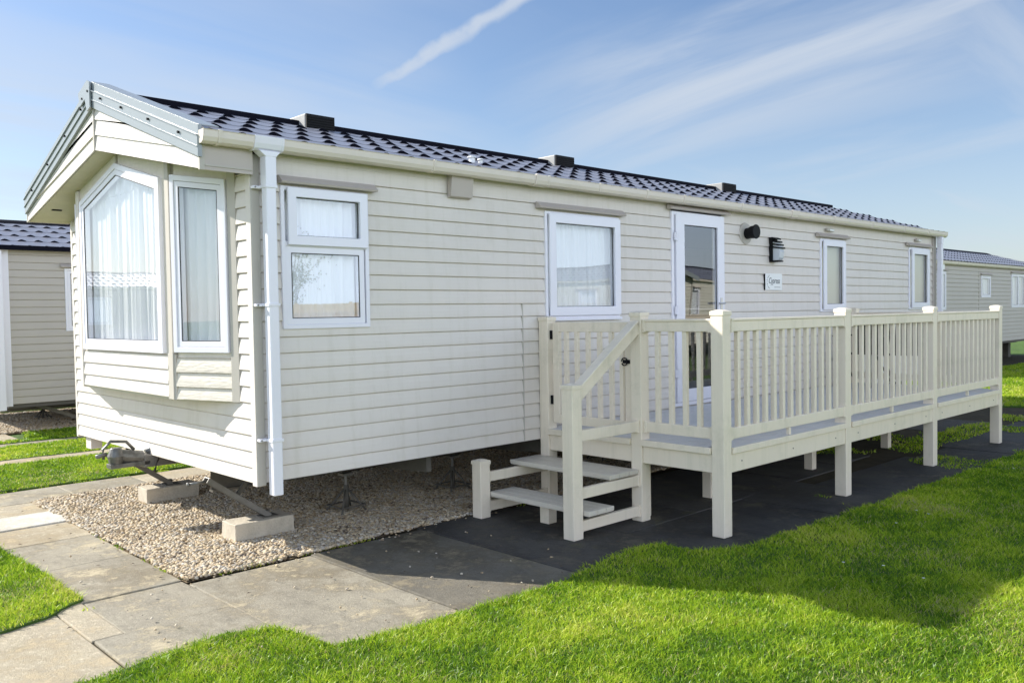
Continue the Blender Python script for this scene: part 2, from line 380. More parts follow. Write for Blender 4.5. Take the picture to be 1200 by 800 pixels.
def tile_roof(name, m, parent, x0,x1, ye, ze, yr, zr, wave=.222, rows=5, amp=.002, step=.003, crest=.021, nx=14, flip=False):
    """pressed tile-effect sheet from eave (ye,ze) to ridge (yr,zr)"""
    n=int((x1-x0)/wave*nx); L=math.hypot(yr-ye,zr-ze); mb=MB()
    dy=(yr-ye)/L; dz=(zr-ze)/L; ny,nz=-dz,dy
    if nz<0: ny,nz=-ny,-nz
    vs=[]
    for r in range(rows):
        for t in (0.0,.004,.05,.11,.2,.4,.7,.97): vs.append((r,t))
    vs.append((rows-1,1.0))
    X=[x0+(x1-x0)*i/n for i in range(n+1)]
    for (r,t) in vs:
        for x in X:
            ph=(x/wave)%1.0
            c=.5-.5*math.cos(2*math.pi*ph); w=c**1.6
            shift=(.5-c)*.05 if r>0 or t>0.01 else 0
            if r==rows-1 and t==1.0: shift=0
            if r==0: shift*=min(1,t*2)
            d=(r+t)*L/rows - shift*(1 if t<.9 else 1)
            stp=step; cr_=crest*c**2.2
            if t<=.002: hh = (-.006 if r>0 else stp+cr_)        # foot of the step: level of the course below
            else: hh=stp*(1-t)+cr_*(1-t)**7
            h=w*amp+hh
            mb.v.append((x, ye+dy*d+ny*h, ze+dz*d+nz*h))
    k=n+1
    for j in range(len(vs)-1):
        for i in range(n):
            a=j*k+i; mb.f.append((a,a+1,a+k+1,a+k))
    o=mb.build(name,m,parent,fix=False)
    me=o.data
    if me.polygons[0].normal.z<0 and me.polygons[n*3].normal.z<0: me.flip_normals()
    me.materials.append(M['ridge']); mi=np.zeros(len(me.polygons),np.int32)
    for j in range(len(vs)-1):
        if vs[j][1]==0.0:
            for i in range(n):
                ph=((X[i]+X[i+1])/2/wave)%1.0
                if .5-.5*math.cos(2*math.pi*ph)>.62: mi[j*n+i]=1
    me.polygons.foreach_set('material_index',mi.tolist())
    sm=np.ones(len(me.polygons),bool)
    for j in range(len(vs)-1):
        if vs[j][1]==0.0 or vs[j][1]==.97: sm[j*n:(j+1)*n]=False
    me.polygons.foreach_set('use_smooth',sm.tolist())
    return o

X_,Y_,Z_=Vector((1,0,0)),Vector((0,1,0)),Vector((0,0,1))
# =================================================================== MAIN CARAVAN
CAR=empty('static_caravan',(0,0,0),'long cream clad static caravan with bay front window and white railed deck at its side','static caravan')
LEN=11.6; W=3.64; ZB=.55; ZT=2.74
N_=Vector((0,-1,0))
wins=[(.2,.9,1.566,2.533),(2.745,3.755,1.59,2.54),(4.60,5.57,.655,2.668),(7.785,8.467,1.6,2.54),(10.57,11.32,1.605,2.545)]
holes=[(a+.02,b-.02,c+.02,d-.02) for a,b,c,d in wins]
mb=MB(); siding(mb,(0,0,0),X_,N_,.045,LEN-.04,ZB,2.60,holes,zref=.5395)
# plain frieze board between top course and gutter
for z0,z1 in ((2.60,2.70),(2.70,2.80)):
    iv=[(0.045,4.62),(5.55,LEN-.04)] if z0<2.65 else [(.045,LEN-.04)]
    for a,b in iv: mb.box(a,b,-.004-(.004 if z0>2.65 else 0),.01,z0,z1)
mb.build('side_wall',M['siding'],CAR)
# corner trims
MB().box(-.012,.05,-.022,.03,.53,2.72).build('corner_trim',M['trim'],CAR,bevel=.004)
MB().box(-.017,-.0125,-.018,.042,.53,2.58).build('corner_trim',M['siding'],CAR)
MB().box(LEN-.11,LEN+.01,-.03,.03,.53,2.78).build('corner_trim',M['trim_dark'],CAR,bevel=.004)
MB().box(-.016,.04,W-.03,W+.012,.53,2.62).build('corner_trim',M['siding'],CAR,bevel=.003)
# joint strips in the long wall
mb=MB()
mb.box(2.457,2.468,-.0175,0,.555,1.73); mb.build('joint_strip',M['trim'],CAR)
MB().box(6.98,6.99,-.0175,0,.555,1.52).build('joint_strip',M['trim'],CAR)

# far long wall, rear wall, floor, chassis
mb=MB(); siding(mb,(0,W,0),X_,Vector((0,1,0)),.04,LEN,ZB,2.82,(),zref=.5395); mb.build('side_wall',M['siding'],CAR)
mb=MB(); siding(mb,(LEN,0,0),Y_,X_,0,W,ZB,2.80,(),zref=.5395)
mb.prism([(LEN-.02,0,2.80),(LEN-.02,W,2.80),(LEN-.02,1.82,3.385)],(.02,0,0)); mb.build('rear_wall',M['siding'],CAR)
MB().box(.02,LEN-.02,.02,W-.02,.552,.565).build('floor_panel',[M['carcass']],CAR)
MB().box(.02,LEN-.03,.03,W-.03,.567,.58).build('carpet',M['carpet'],CAR)

# front wall : lower courses full width, narrow strips beside the bay
F=Vector((-1,0,0))
SOF=lambda y: 2.97-.207*abs(y-1.82)
mb=MB(); siding(mb,(0,0,0),Y_,F,.04,W-.03,ZB,1.075,(),zref=.5395); 
siding(mb,(0,0,0),Y_,F,.042,.205,1.075,2.60,(),zref=.5395)
siding(mb,(0,0,0),Y_,F,3.435,W-.03,1.075,2.60,(),zref=.5395)
mb.build('front_wall',M['siding'],CAR)
# bay: plan points
B0=Vector((0,.2,0)); B1=Vector((-.2,.80,0)); B2=Vector((-.2,2.80,0)); B3=Vector((0,3.44,0))
bay=empty('bay',(0,0,0),'','') ; 
for k in ('label','category'): del bay[k]
bpy.data.objects.remove(bay)
zb=1.07
mb=MB(); mb.prism([(0.02,.2,zb),(-.2,.80,zb),(-.2,2.80,zb),(0.02,3.44,zb)],(0,0,.03)); 
# gable panel over the centre window with sloping top and window cut-out
wy0,wy1,wzb,wzs,wzp=.955,2.685,1.40,2.665,2.885
def Pc(y,z,n=0): return (-.2-n,y,z)
yc=1.82
mb2=MB()
for (a,b) in ((.80,wy0+.02),(wy1-.02,2.80)):
    zt0,zt1=SOF(a),SOF(b); mb2.quad(Pc(a,1.10),Pc(b,1.10),Pc(b,zt1),Pc(a,zt0))
mb2.quad(Pc(wy0+.02,wzs-.02),Pc(yc,wzp-.03),Pc(yc,SOF(yc)),Pc(wy0+.02,SOF(wy0+.02)))
mb2.quad(Pc(yc,wzp-.03),Pc(wy1-.02,wzs-.02),Pc(wy1-.02,SOF(wy1-.02)),Pc(yc,SOF(yc)))
mb2.quad(Pc(wy0+.02,1.385),Pc(wy1-.02,1.385),Pc(wy1-.02,1.425),Pc(wy0+.02,1.425))
BAY=mb2.build('bay',M['siding_rough'],CAR,fix=False)
mb.build('bay_underside',M['soffit'],BAY)
mb=MB(); siding(mb,(-.2,0,0),Y_,F,.90,2.74,1.09,1.392,(),zref=1.075,pitch=.1055); mb.build('siding_panel',M['siding'],BAY)
# trims on bay
def vtrim(y0,y1,z0,z1,n0=.0,n1=.022,m='trim'):
    return MB().box(-.2-n1,-.2-n0,y0,y1,z0,z1)
vtrim(.795,.865,1.075,SOF(.8)).build('cover_strip',M['trim'],BAY,bevel=.003)
vtrim(.866,.905,1.075,1.40,n1=.014).build('cover_strip',M['trim'],BAY,bevel=.003)
vtrim(2.735,2.80,1.075,SOF(2.8)).build('cover_strip',M['siding'],BAY,bevel=.003)
MB().box(-.216,-.2,1.815,1.83,wzp,SOF(yc)).build('cover_strip',M['trim'],BAY)
# centre window
cw=window(BAY,(-.2,0,0),Y_,F,[(wy0,wzb),(wy1,wzb),(wy1,wzs),(yc,wzp),(wy0,wzs)],fw=.045,sw=.045,seed=3,proud=.03,back=.03,curt=False)
curtain(cw,(-.2,0,0),Y_,F,wy0-.05,wy1+.06,1.40,2.66,depth=.065,fold=.12,amp=.015,seed=5)
curtain(cw,(-.2,0,0),Y_,F,wy0+.15,wy1-.15,2.66,2.80,depth=.065,fold=.12,amp=.015,seed=5)
# side facets
def facet(A,Bp,near):
    d=(Bp-A); L=d.length; U=d/L; Nn=Vector((-U.y,U.x,0)) 
    if Nn.x>0: Nn=-Nn
    return U,Nn,L
for A,Bp,near in ((B0,B1,True),(B3,B2,False)):
    U,Nn,L=facet(A,Bp,near)
    topz=2.6+.04
    def P(u,z,n=0): return A+U*u+Nn*n+Vector((0,0,z))
    w0,w1=.085,L-.015
    mb=MB()
    zs0=SOF(A.y); zs1=SOF(Bp.y)
    mb.quad(P(0,1.08),P(w0+.02,1.08),P(w0+.02,zs0+.01),P(0,zs0))
    mb.quad(P(w0+.02,2.575),P(L,2.64),P(L,zs1),P(w0+.02,zs0+.01))
    mb.quad(P(w0+.02,1.37),P(L,1.37),P(L,1.43),P(w0+.02,1.43))
    mb.quad(P(L-.03,1.08),P(L,1.08),P(L,zs1),P(L-.03,zs1))
    fp=mb.build('facet',M['siding_rough'],BAY,fix=False)
    mb=MB(); siding(mb,A,U,Nn,.075,L-.02,1.08,1.375,(),zref=1.062,pitch=.104); mb.build('siding_panel',M['siding_rough'],BAY)
    mb=MB(); mb.prism([P(.0,1.075,.001),P(.075,1.075,.001),P(.075,1.075,.018),P(.0,1.075,.018)],(0,0,zs0-1.075)); mb.build('cover_strip',M['trim'],BAY,bevel=.003)
    mb=MB(); mb.prism([P(L-.022,1.075,.001),P(L,1.075,.001),P(L,1.075,.016),P(L-.022,1.075,.016)],(0,0,.32)); mb.build('cover_strip',M['trim'],BAY)
    w=window(BAY,A,U,Nn,[(w0,1.41),(w1,1.41),(w1,2.665),(w0,2.585)],fw=.04,sw=.04,seed=9,proud=.028,back=.03,curt=False)
    curtain(w,A,U,Nn,-.02,L-.05,1.40,2.64,depth=.06,fold=.095,amp=.011,seed=12,name='curtain')

# ---- roof
ROOFS=[tile_roof('roof',M['roof'],CAR,-.33,LEN+.16,-.125,2.800,1.82,3.408,rows=5),
       tile_roof('roof',M['roof'],CAR,-.33,LEN+.16,W+.125,2.800,1.82,3.408,rows=5)]
mb=MB(); mb.prism([(-.34,1.745,3.430),(-.34,1.82,3.450),(-.34,1.895,3.430),(-.34,1.895,3.378),(-.34,1.82,3.40),(-.34,1.745,3.378)],(LEN+.5,0,0)); mb.build('ridge_cap',M['ridge'],CAR)
# roof underside / ceiling so the shell is closed
mb=MB()
mb.poly([(-.33,-.06,2.80),(LEN+.1,-.06,2.80),(LEN+.1,1.82,3.385),(-.33,1.82,3.385)]); mb.poly([(-.33,W+.06,2.80),(LEN+.1,W+.06,2.80),(LEN+.1,1.82,3.385),(-.33,1.82,3.385)])
mb.box(.05,LEN-.05,.03,W-.03,2.735,2.75)
mb.build('ceiling',M['carcass'],CAR,fix=False)
# gable fascia (sloping boards) and barge trims
xg=-.355
def gz_top(y): return 3.462-.340*abs(y-1.82)
mb=MB()
for sgn in (-1,1):
    y0=1.82; y1=1.82+sgn*1.885
    n=3; hprev=None
    # three boards parallel to the lower edge; uppermost tapers under the barge trim
    def bot(y,k): return 2.97-.207*abs(y-1.82)+k*.118
    for k in range(4):
        ys=[y0,y1]
        for i in range(1):
            a0,a1=bot(y0,k),bot(y1,k); b0,b1=bot(y0,k+1),bot(y1,k+1)
            t0,t1=gz_top(y0)-.05,gz_top(y1)-.05
            if a1>=t1:   # clip: find y where board bottom meets trim
                yy=y0+ (t0-a0)/((t0-a0)-(t1-a1))*(y1-y0) if (t0-a0)>0 else y0
                mb.poly([(xg-.013,y0,a0),(xg-.013,yy,bot(yy,k)),(xg,y0,min(b0,t0))]) if t0>a0 else None
            else:
                mb.quad((xg-.014,y0,a0),(xg-.014,y1,a1),(xg-.001,y1,min(b1,t1)),(xg-.001,y0,min(b0,t0)))
                mb.quad((xg,y0,a0),(xg,y1,a1),(xg-.014,y1,a1),(xg-.014,y0,a0))
mb.build('gable_fascia',M['siding'],CAR,fix=False)
MB().box(xg-.02,xg,1.808,1.832,2.965,3.34).build('cover_strip',M['trim'],CAR)
# right hand end return of the fascia
for yy in (-.066,W+.062):
    MB().box(xg-.015,xg+.02,yy-.0,yy+.02,2.575,2.84).build('cover_strip',M['trim'],CAR)
for sgn in (-1,1):
    y0=1.82; y1=1.82+sgn*1.90
    mb=MB()
    # ribbed barge: stacked sloping strips of varying depth
    bands=[(.030,-.030,.014),(-.030,-.036,.030),(-.036,-.100,.020),(-.100,-.106,.027),(-.106,-.165,.018)]
    for t,b,dp in bands:
        zt0,zt1=gz_top(y0)+t,gz_top(y1)+t; zb0,zb1=gz_top(y0)+b,gz_top(y1)+b
        mb.prism([(xg-.012-dp,y0,zb0),(xg-.012-dp,y1,zb1),(xg-.012-dp,y1,zt1),(xg-.012-dp,y0,zt0)],(dp+.01,0,0))
    # top flange lying on the roof
    mb.prism([(xg-.02,y0,gz_top(y0)+.030),(xg-.02,y1,gz_top(y1)+.030),(xg-.02,y1,gz_top(y1)+.036),(xg-.02,y0,gz_top(y0)+.036)],(.13,0,0))
    bt=mb.build('barge_trim',M['barge'],CAR)
    for t in (.12,.34,.60,.86): 
        y=y0+(y1-y0)*t; MB().tube([(xg-.045,y,gz_top(y)-.065),(xg-.03,y,gz_top(y)-.065)],.009,8).build('screw',M['black'],bt)
mb=MB(); mb.prism([(xg-.05,1.79,3.485),(xg-.05,1.79,3.29),(xg-.05,1.86,3.27),(xg-.05,1.90,3.37),(xg-.05,2.02,3.33),(xg-.05,2.05,3.44),(xg-.05,1.84,3.505)],(.012,0,0))
pc=mb.build('ridge_end_plate',M['barge'],CAR)
[MB().tube([(xg-.056,y,z),(xg-.045,y,z)],.009,8).build('screw',M['black'],pc) for y,z in ((1.83,3.42),(1.96,3.385))]
# soffit and eave box of front overhang
mb=MB()
mb.quad((xg,-.05,SOF(-.05)-.004),(.0,-.05,SOF(-.05)-.004),(.0,1.82,SOF(1.82)-.004),(xg,1.82,SOF(1.82)-.004))
mb.quad((xg,W+.05,SOF(W+.05)-.004),(.0,W+.05,SOF(W+.05)-.004),(.0,1.82,SOF(1.82)-.004),(xg,1.82,SOF(1.82)-.004))
sof=mb.build('soffit',M['soffit'],CAR,fix=False)
MB().box(-.27,-.19,3.28,3.315,SOF(3.3)-.012,SOF(3.3)-.003).build('soffit_vent',M['black'],sof)
for yy in (-.064,W+.05): MB().box(xg+.02,-.012,yy,yy+.014,2.575,2.83).build('eave_board',M['trim_dark'],CAR,bevel=.002)
MB().box(xg+.02,-.02,-.070,-.0645,2.60,2.612).build('eave_bead',M['trim'],CAR)

# ---- gutter
def gutter(parent,x0,x1,y,z,m='gutter',clips=(),joints=()):
    prof=[(0,.070),(0,.0),(.012,-.010),(.06,-.012),(.082,.0),(.094,.026),(.098,.064),(.103,.070),(.091,.070),(.088,.032),(.077,.007),(.012,.004),(.006,.070)]
    mb=MB(); mb.prism([(x0,y-p,z+q) for p,q in prof],(x1-x0,0,0))
    mb.prism([(x0-.004,y-p,z+q) for p,q in prof[:8]],(.006,0,0)); mb.prism([(x1-.002,y-p,z+q) for p,q in prof[:8]],(.006,0,0))
    g=mb.build('gutter',M[m],parent)
    big=[(y-.0,z+.073),(y-.0,z-.010),(y-.01,z-.015),(y-.062,z-.017),(y-.087,z-.004),(y-.099,z+.026),(y-.105,z+.066),(y-.106,z+.074)]
    for c in clips:
        MB().prism([(c-.012,a,b) for a,b in big],(.024,0,0)).build('gutter_clip',M[m],g,bevel=.002)
    for c in joints:
        jb=MB().prism([(c-.075,a,b) for a,b in big],(.15,0,0)).prism([(c-.085,a+ (.0 if a>y-.05 else -.003),b-.002 if b<z+.03 else b+.002) for a,b in big],(.02,0,0)).prism([(c+.065,a+(.0 if a>y-.05 else -.003),b-.002 if b<z+.03 else b+.002) for a,b in big],(.02,0,0))
        jb.build('gutter_joint',M[m],g,bevel=.002)
    return g
GU=gutter(CAR,-.375,11.76,-.056,2.742,clips=(-.27,1.43,3.35,4.05,4.66,5.75,7.93,9.05,10.13,11.0),joints=(2.60,6.92))
gj=MB(); 
big=[(-.056,2.816),(-.056,2.733),(-.066,2.727),(-.118,2.725),(-.143,2.738),(-.155,2.768),(-.161,2.808),(-.162,2.817)]
gj.prism([(-.03,a,b) for a,b in big],(.19,0,0))
gj.prism([(-.04,a-.002,b-.002) for a,b in big],(.018,0,0)); gj.prism([(.15,a-.002,b-.002) for a,b in big],(.018,0,0))
gj.prism([(-.01,-.146,2.727),(.145,-.146,2.727),(.112,-.146,2.69),(.038,-.146,2.69)],(0,.084,0))
gj.build('gutter_outlet',M['upvc'],GU,bevel=.003)
# downpipe at the near corner
dpp=MB().box(.040,.110,-.140,-.070,.475,2.70).build('downpipe',M['upvc'],CAR,bevel=.007)
MB().box(.036,.114,-.144,-.066,2.50,2.70).build('pipe_socket',M['upvc'],dpp,bevel=.006)
for z in (2.49,1.72,.83):
    mb=MB(); mb.box(.033,.117,-.147,-.02,z,z+.020); mb.box(-.012,.036,-.062,-.022,z,z+.018)
    b=mb.build('pipe_bracket',M['upvc'],dpp,bevel=.003)
    MB().tube([(.002,-.0655,z+.009),(.002,-.058,z+.009)],.006,8).build('screw',M['metal'],b)
# rear downpipe
dp2=MB().box(11.53,11.60,-.14,-.07,.5,2.70).build('downpipe',M['upvc'],CAR,bevel=.006)
MB().box(11.525,11.605,-.145,-.065,2.62,2.73).build('pipe_socket',M['upvc'],dp2,bevel=.004)

# ---- windows of the long wall
O0=(0,0,0)
w1=window(CAR,O0,X_,N_,R4(.2,.9,1.566,2.533),fw=.03,sashes=[R4(.262,.86,2.155,2.505),R4(.228,.862,1.594,2.128)],
       mull=[(.225,.875,2.125,2.165)],seed=21,sash_out=[0],sw=.045)
drip_cap(CAR,O0,X_,N_,.185,.955,2.545)
w2=window(CAR,O0,X_,N_,R4(2.745,3.755,1.59,2.54),fw=.03,sashes=[R4(2.80,3.73,1.64,2.50)],seed=22,sw=.06,curt=False,sash_out=[0])
curtain(w2,O0,X_,N_,2.80,3.92,1.62,2.52,depth=.05,fold=.11,amp=.013,seed=4)
MB().box(2.735,3.765,-.05,-.016,1.575,1.60).build('sill',M['upvc'],w2,bevel=.003)
drip_cap(CAR,O0,X_,N_,2.64,3.81,2.555)
w3=window(CAR,O0,X_,N_,R4(7.785,8.467,1.6,2.54),fw=.04,sashes=[R4(7.86,8.43,1.645,2.50)],curt=False,sw=.055,sash_out=[0])
curtain(w3,O0,X_,N_,7.80,8.75,1.62,2.50,depth=.036,fold=3.0,amp=.004,m='reflect_cream',name='reflection_sheet')  # added cream sheet, stands in for the reflection of siding opposite
drip_cap(CAR,O0,X_,N_,7.68,8.53,2.555)
w4=window(CAR,O0,X_,N_,R4(10.57,11.32,1.605,2.545),fw=.04,sashes=[R4(10.65,11.28,1.65,2.50)],curt=False,sw=.06,sash_out=[0])
curtain(w4,O0,X_,N_,10.60,11.55,1.62,2.50,depth=.036,fold=3.0,amp=.004,m='reflect_cream',name='reflection_sheet')  # same added sheet, reflected siding put in as colour
drip_cap(CAR,O0,X_,N_,10.46,11.38,2.555)
# door
P=lambda u,z,n: Vector((u,-n,z))
dout=R4(4.60,5.57,.655,2.668); dinn=inset(dout,.04)
mb=MB(); mb.ring([P(a,b,-.05) for a,b in dout],[P(a,b,-.05) for a,b in dinn],N_*.078); DR=mb.build('door',M['upvc'],CAR,bevel=.004)
so=R4(4.655,5.535,.70,2.64); si=R4(4.80,5.415,.83,2.535)
MB().ring([P(a,b,-.02) for a,b in so],[P(a,b,-.02) for a,b in si],N_*.065).build('door_leaf',M['upvc'],DR,bevel=.004)
MB().ring([P(a,b,.021) for a,b in si],[P(a,b,.021) for a,b in inset(si,.006)],N_*.005).build('glazing_gasket',M['gasket'],DR)
gl=MB().poly([P(a,b,.022) for a,b in si]).build('pane',M['glass'],DR,fix=False)
if gl.data.polygons[0].normal.dot(N_)<0: gl.data.flip_normals()
MB().box(4.80,5.415,-.014,-.010,1.66,1.668).box(5.355,5.36,-.014,-.010,.83,2.535).build('blind_cord',M['trim_dark'],DR)
for z in (2.36,1.60,.95):
    MB().tube([(4.648,-.055,z),(4.648,-.055,z+.10)],.013,10).box(4.62,4.68,-.052,-.04,z+.01,z+.09).build('hinge',M['upvc'],DR)
MB().box(5.455,5.49,-.052,-.045,1.58,1.78).build('handle_plate',M['brass'],DR)
MB().tube([(5.472,-.05,1.72),(5.472,-.095,1.72),(5.36,-.095,1.72)],.009,8).build('handle',M['brass'],DR)
drip_cap(CAR,O0,X_,N_,4.53,5.63,2.682)
# ---- wall fittings
mb=MB(); mb.prism([(1.66,-.012,2.74),(1.66,-.075,2.74),(1.66,-.055,2.575),(1.66,-.012,2.565)],(.225,0,0)); mb.build('vent_hood',M['trim_dark'],CAR,bevel=.003)
for x0,x1 in ((7.93,8.13),(10.80,10.98)):
    b=MB().box(x0,x1,-.05,-.006,2.635,2.675).build('wall_vent',M['trim'],CAR,bevel=.012)
    MB().box(x0+.06,x1-.02,-.053,-.0505,2.642,2.662).build('vent_slot',M['plaque'],b)
FL=MB().tube([(6.02,-.012,2.505),(6.02,-.03,2.505)],[.125,.115],28).build('flue_plate',M['trim'],CAR,smooth=False)
mb=MB(); mb.tube([(6.02,-.03,2.505),(6.02,-.07,2.51),(6.02,-.10,2.515),(6.02,-.15,2.52)],[.062,.062,.07,.074],18)
mb.tube([(6.02,-.15,2.52),(6.02,-.16,2.52)],[.082,.078],18); mb.build('flue_cowl',M['black'],CAR,smooth=False)
# bulkhead lantern
LX,LZ=6.60,2.345
mb=MB(); mb.box(LX-.062,LX+.062,-.055,-.012,LZ-.145,LZ+.145)
for k in range(4):
    z=LZ+.135-k*.036; y=-.10-.018*k
    mb.prism([(LX-.065,-.05,z+.012),(LX+.065,-.05,z+.012),(LX+.065,y,z-.004),(LX-.065,y,z-.004)],(0,0,-.018))
mb.box(LX-.062,LX+.062,-.13,-.05,LZ-.145,LZ-.13)
lamp=mb.build('wall_lamp',M['black'],CAR,bevel=.002)
mb=MB(); a=[(-.055,LZ+.11),(-.09,LZ+.10),(-.13,LZ+.04),(-.148,LZ-.03),(-.14,LZ-.10),(-.118,LZ-.13),(-.055,LZ-.13)]
mb.prism([(LX-.052,p,q) for p,q in a],(.104,0,0)); mb.build('lens',M['lens'],lamp,bevel=.008,seg=3)
# name plaque
pq=MB().box(6.42,6.80,-.034,-.018,1.87,2.065).build('name_plaque',M['plaque'],CAR,bevel=.002)
MB().box(6.414,6.42,-.03,-.014,1.872,2.06).build('plaque_edge',M['black'],pq)
fc=bpy.data.curves.new('lettering','FONT'); fc.body='Cypress'; fc.size=.098; fc.extrude=.0008; fc.shear=.3; fc.offset=.0006
fo=bpy.data.objects.new('tmp_text',fc); COL.objects.link(fo); dg=bpy.context.evaluated_depsgraph_get()
me=bpy.data.meshes.new_from_object(fo.evaluated_get(dg)); bpy.data.objects.remove(fo)
me.name='lettering'; me.materials.clear(); me.materials.append(M['ink'])
to=bpy.data.objects.new('lettering',me); COL.objects.link(to); to.parent=pq; to.rotation_euler=(R(90),0,0); to.location=(6.485,-.0352,1.95); to.scale=(.80,1,1)
mb=MB()
for k in range(9):
    t=R(115+k*17); cx,cz=6.535,1.968; rr_=.080
    x=cx+rr_*math.cos(t)*1.05; z=cz+rr_*math.sin(t); s=.0065 if k%2 else .0045
    mb.tube([(x,-.0365,z),(x,-.034,z)],s,8)
mb.box(6.62,6.755,-.0355,-.034,1.903,1.908)
mb.build('motif',M['ink'],pq)
# ---- roof vents
for xa,xb in ((1.38,1.68),(4.64,4.96),(8.14,8.48)):
    v=MB().prism([(xa,1.64,3.34),(xa,1.64,3.478),(xa,2.05,3.478),(xa,2.14,3.34)],(xb-xa,0,0)).build('roof_vent',M['vent'],CAR,bevel=.01)
    mb=MB(); mb.box(xa+.005,xb-.004,1.620,1.638,3.35,3.475)
    for k in range(5): mb.box(xa+.01,xb-.01,1.612,1.6195,3.357+k*.022,3.364+k*.022)
    mb.build('louvre',M['black'],v)
mb=MB(); mb.tube([(2.30,.42,2.96),(2.30,.42,3.01)],.028,14); mb.tube([(2.30,.42,3.01),(2.30,.42,3.022)],[.045,.035],14); mb.tube([(2.40,.42,2.96),(2.40,.42,3.00)],.02,12); mb.tube([(2.40,.42,3.00),(2.40,.42,3.012)],[.034,.024],12)
mb.build('roof_terminal',M['plaque'],CAR)
# ---- chassis
mb=MB()
for y in (.95,2.69):
    mb.box(.1,LEN-.2,y-.03,y+.03,.535,.55); mb.box(.1,LEN-.2,y-.004,y+.004,.36,.535); mb.box(.1,LEN-.2,y-.03,y+.03,.345,.36)
mb.build('chassis_rail',M['chassis'],CAR)
for x in (1.50,2.78,4.1,5.4,6.7,8.0,9.3,10.6):
    MB().prism([(x,.12,.55),(x,.12,.40),(x,.94,.36),(x,.94,.55)],(.05,0,0)).build('outrigger',M['chassis'],CAR)
    MB().prism([(x,2.70,.55),(x,2.70,.36),(x,3.52,.44),(x,3.52,.55)],(.05,0,0)).build('outrigger',M['chassis'],CAR)
MB().box(.02,.12,3.36,3.50,.43,.53).build('bracket',M['siding'],CAR)
MB().tube([(3.3,.55,.44),(3.3,.55,.38),(5.2,.60,.33),(7.6,.66,.29)],.025,10).build('waste_pipe',M['black'],CAR,smooth=True)
# drawbar and coupling
HI=MB().beam((-.30,1.82,.47),(.06,1.82,.47),.10,.10)
HI.beam((.0,1.80,.47),(1.4,1.0,.43),.06,.11).beam((.0,1.84,.47),(1.4,2.64,.43),.06,.11)
HI=HI.build('drawbar',M['metal'],CAR,bevel=.006); HI.location=(.22,0,.035)
mb=MB(); mb.tube([(-.30,1.82,.50),(-.42,1.82,.52),(-.50,1.82,.54)],[.055,.055,.05],14); mb.tube([(-.50,1.82,.475),(-.50,1.82,.535),(-.50,1.82,.60)],[.052,.066,.04],16)
mb.box(-.56,-.25,1.77,1.87,.44,.475)
mb.build('coupling_head',M['cast'],HI,smooth=False,bevel=.004)
MB().tube([(-.36,1.82,.57),(-.42,1.82,.64),(-.54,1.82,.655),(-.60,1.82,.60),(-.595,1.82,.52)],.013,10).build('coupling_handle',M['cast'],HI,smooth=True)
MB().tube([(-.58,1.80,.56),(-.66,1.79,.55)],.016,10).build('release_lever',M['cast'],HI,smooth=True)
MB().tube([(-.22,1.75,.60),(-.20,1.73,.50),(-.24,1.73,.38)],.012,8).tube([(-.22,1.75,.60),(-.14,1.76,.575)],.014,8).build('brake_lever',M['metal'],HI,smooth=True)
MB().tube([(-.26,1.84,.53),(-.1,1.84,.60),(.06,1.84,.55)],.030,12).build('damper',M['cast'],HI,smooth=True)
# corner steadies
for y,ys in ((.72,.72),(2.55,2.55)):
    a=Vector((-.03,y,.50)); b=Vector((.45,ys,.16)); d=(b-a).normalized(); up=Vector((d.z,0,-d.x)); 
    if up.z<0: up=-up
    mb=MB(); mb.beam(a,b,.075,.006,up=up)
    for s in (-1,1): mb.beam(a+Vector((0,s*.036,0))-up*.018,b+Vector((0,s*.036,0))-up*.018,.006,.036,up=up)
    st=mb.build('corner_steady',M['metal'],CAR)
    MB().box(.37,.50,ys-.055,ys+.055,.142,.152).beam((.43,ys,.15),(.43,ys,.19),.03,.04,up=(1,0,0)).build('foot',M['chassis'],st,bevel=.003)
    MB().beam((.30,y,.47),(.20,y,.34),.03,.02,up=(0,1,0)).build('stay',M['chassis'],st)
    MB().tube([(-.03,y,.475),(-.16,y+.01,.468)],.010,8).tube([(-.16,y+.01,.468),(-.175,y+.01,.468)],.016,8).build('winding_nut',M['cast'],st,smooth=True)

# =================================================================== blocks and stands
def block(x0,x1,y0,y1,h,label):
    mb=MB(); nx_,ny_,nz_=12,6,4
    b=bmesh.new(); bmesh.ops.create_cube(b,size=1); bmesh.ops.subdivide_edges(b,edges=b.edges,cuts=5,use_grid_fill=True)
    for v in b.verts:
        v.co=Vector((v.co.x*(x1-x0),v.co.y*(y1-y0),(v.co.z+.5)*h))
        nn=noise.noise_vector(v.co*9+Vector((x0*7,y0*3,0)))*.006; v.co+=nn
    me=bpy.data.meshes.new('concrete_block'); b.to_mesh(me); b.free(); me.materials.append(M['block'])
    o=bpy.data.objects.new('concrete_block',me); COL.objects.link(o); o.location=((x0+x1)/2,(y0+y1)/2,0)
    bv=o.modifiers.new('bevel','BEVEL'); bv.width=.006; bv.segments=2; bv.limit_method='ANGLE'
    return tag(o,label,'concrete block','concrete pads under the front corner steadies')
block(.125,.60,.615,.84,.142,'pale concrete block on the gravel under the steel leg nearest the white corner downpipe')
block(.185,.66,2.45,2.67,.142,'stained concrete block on the gravel under the leg by the towing hitch, beside the grass')
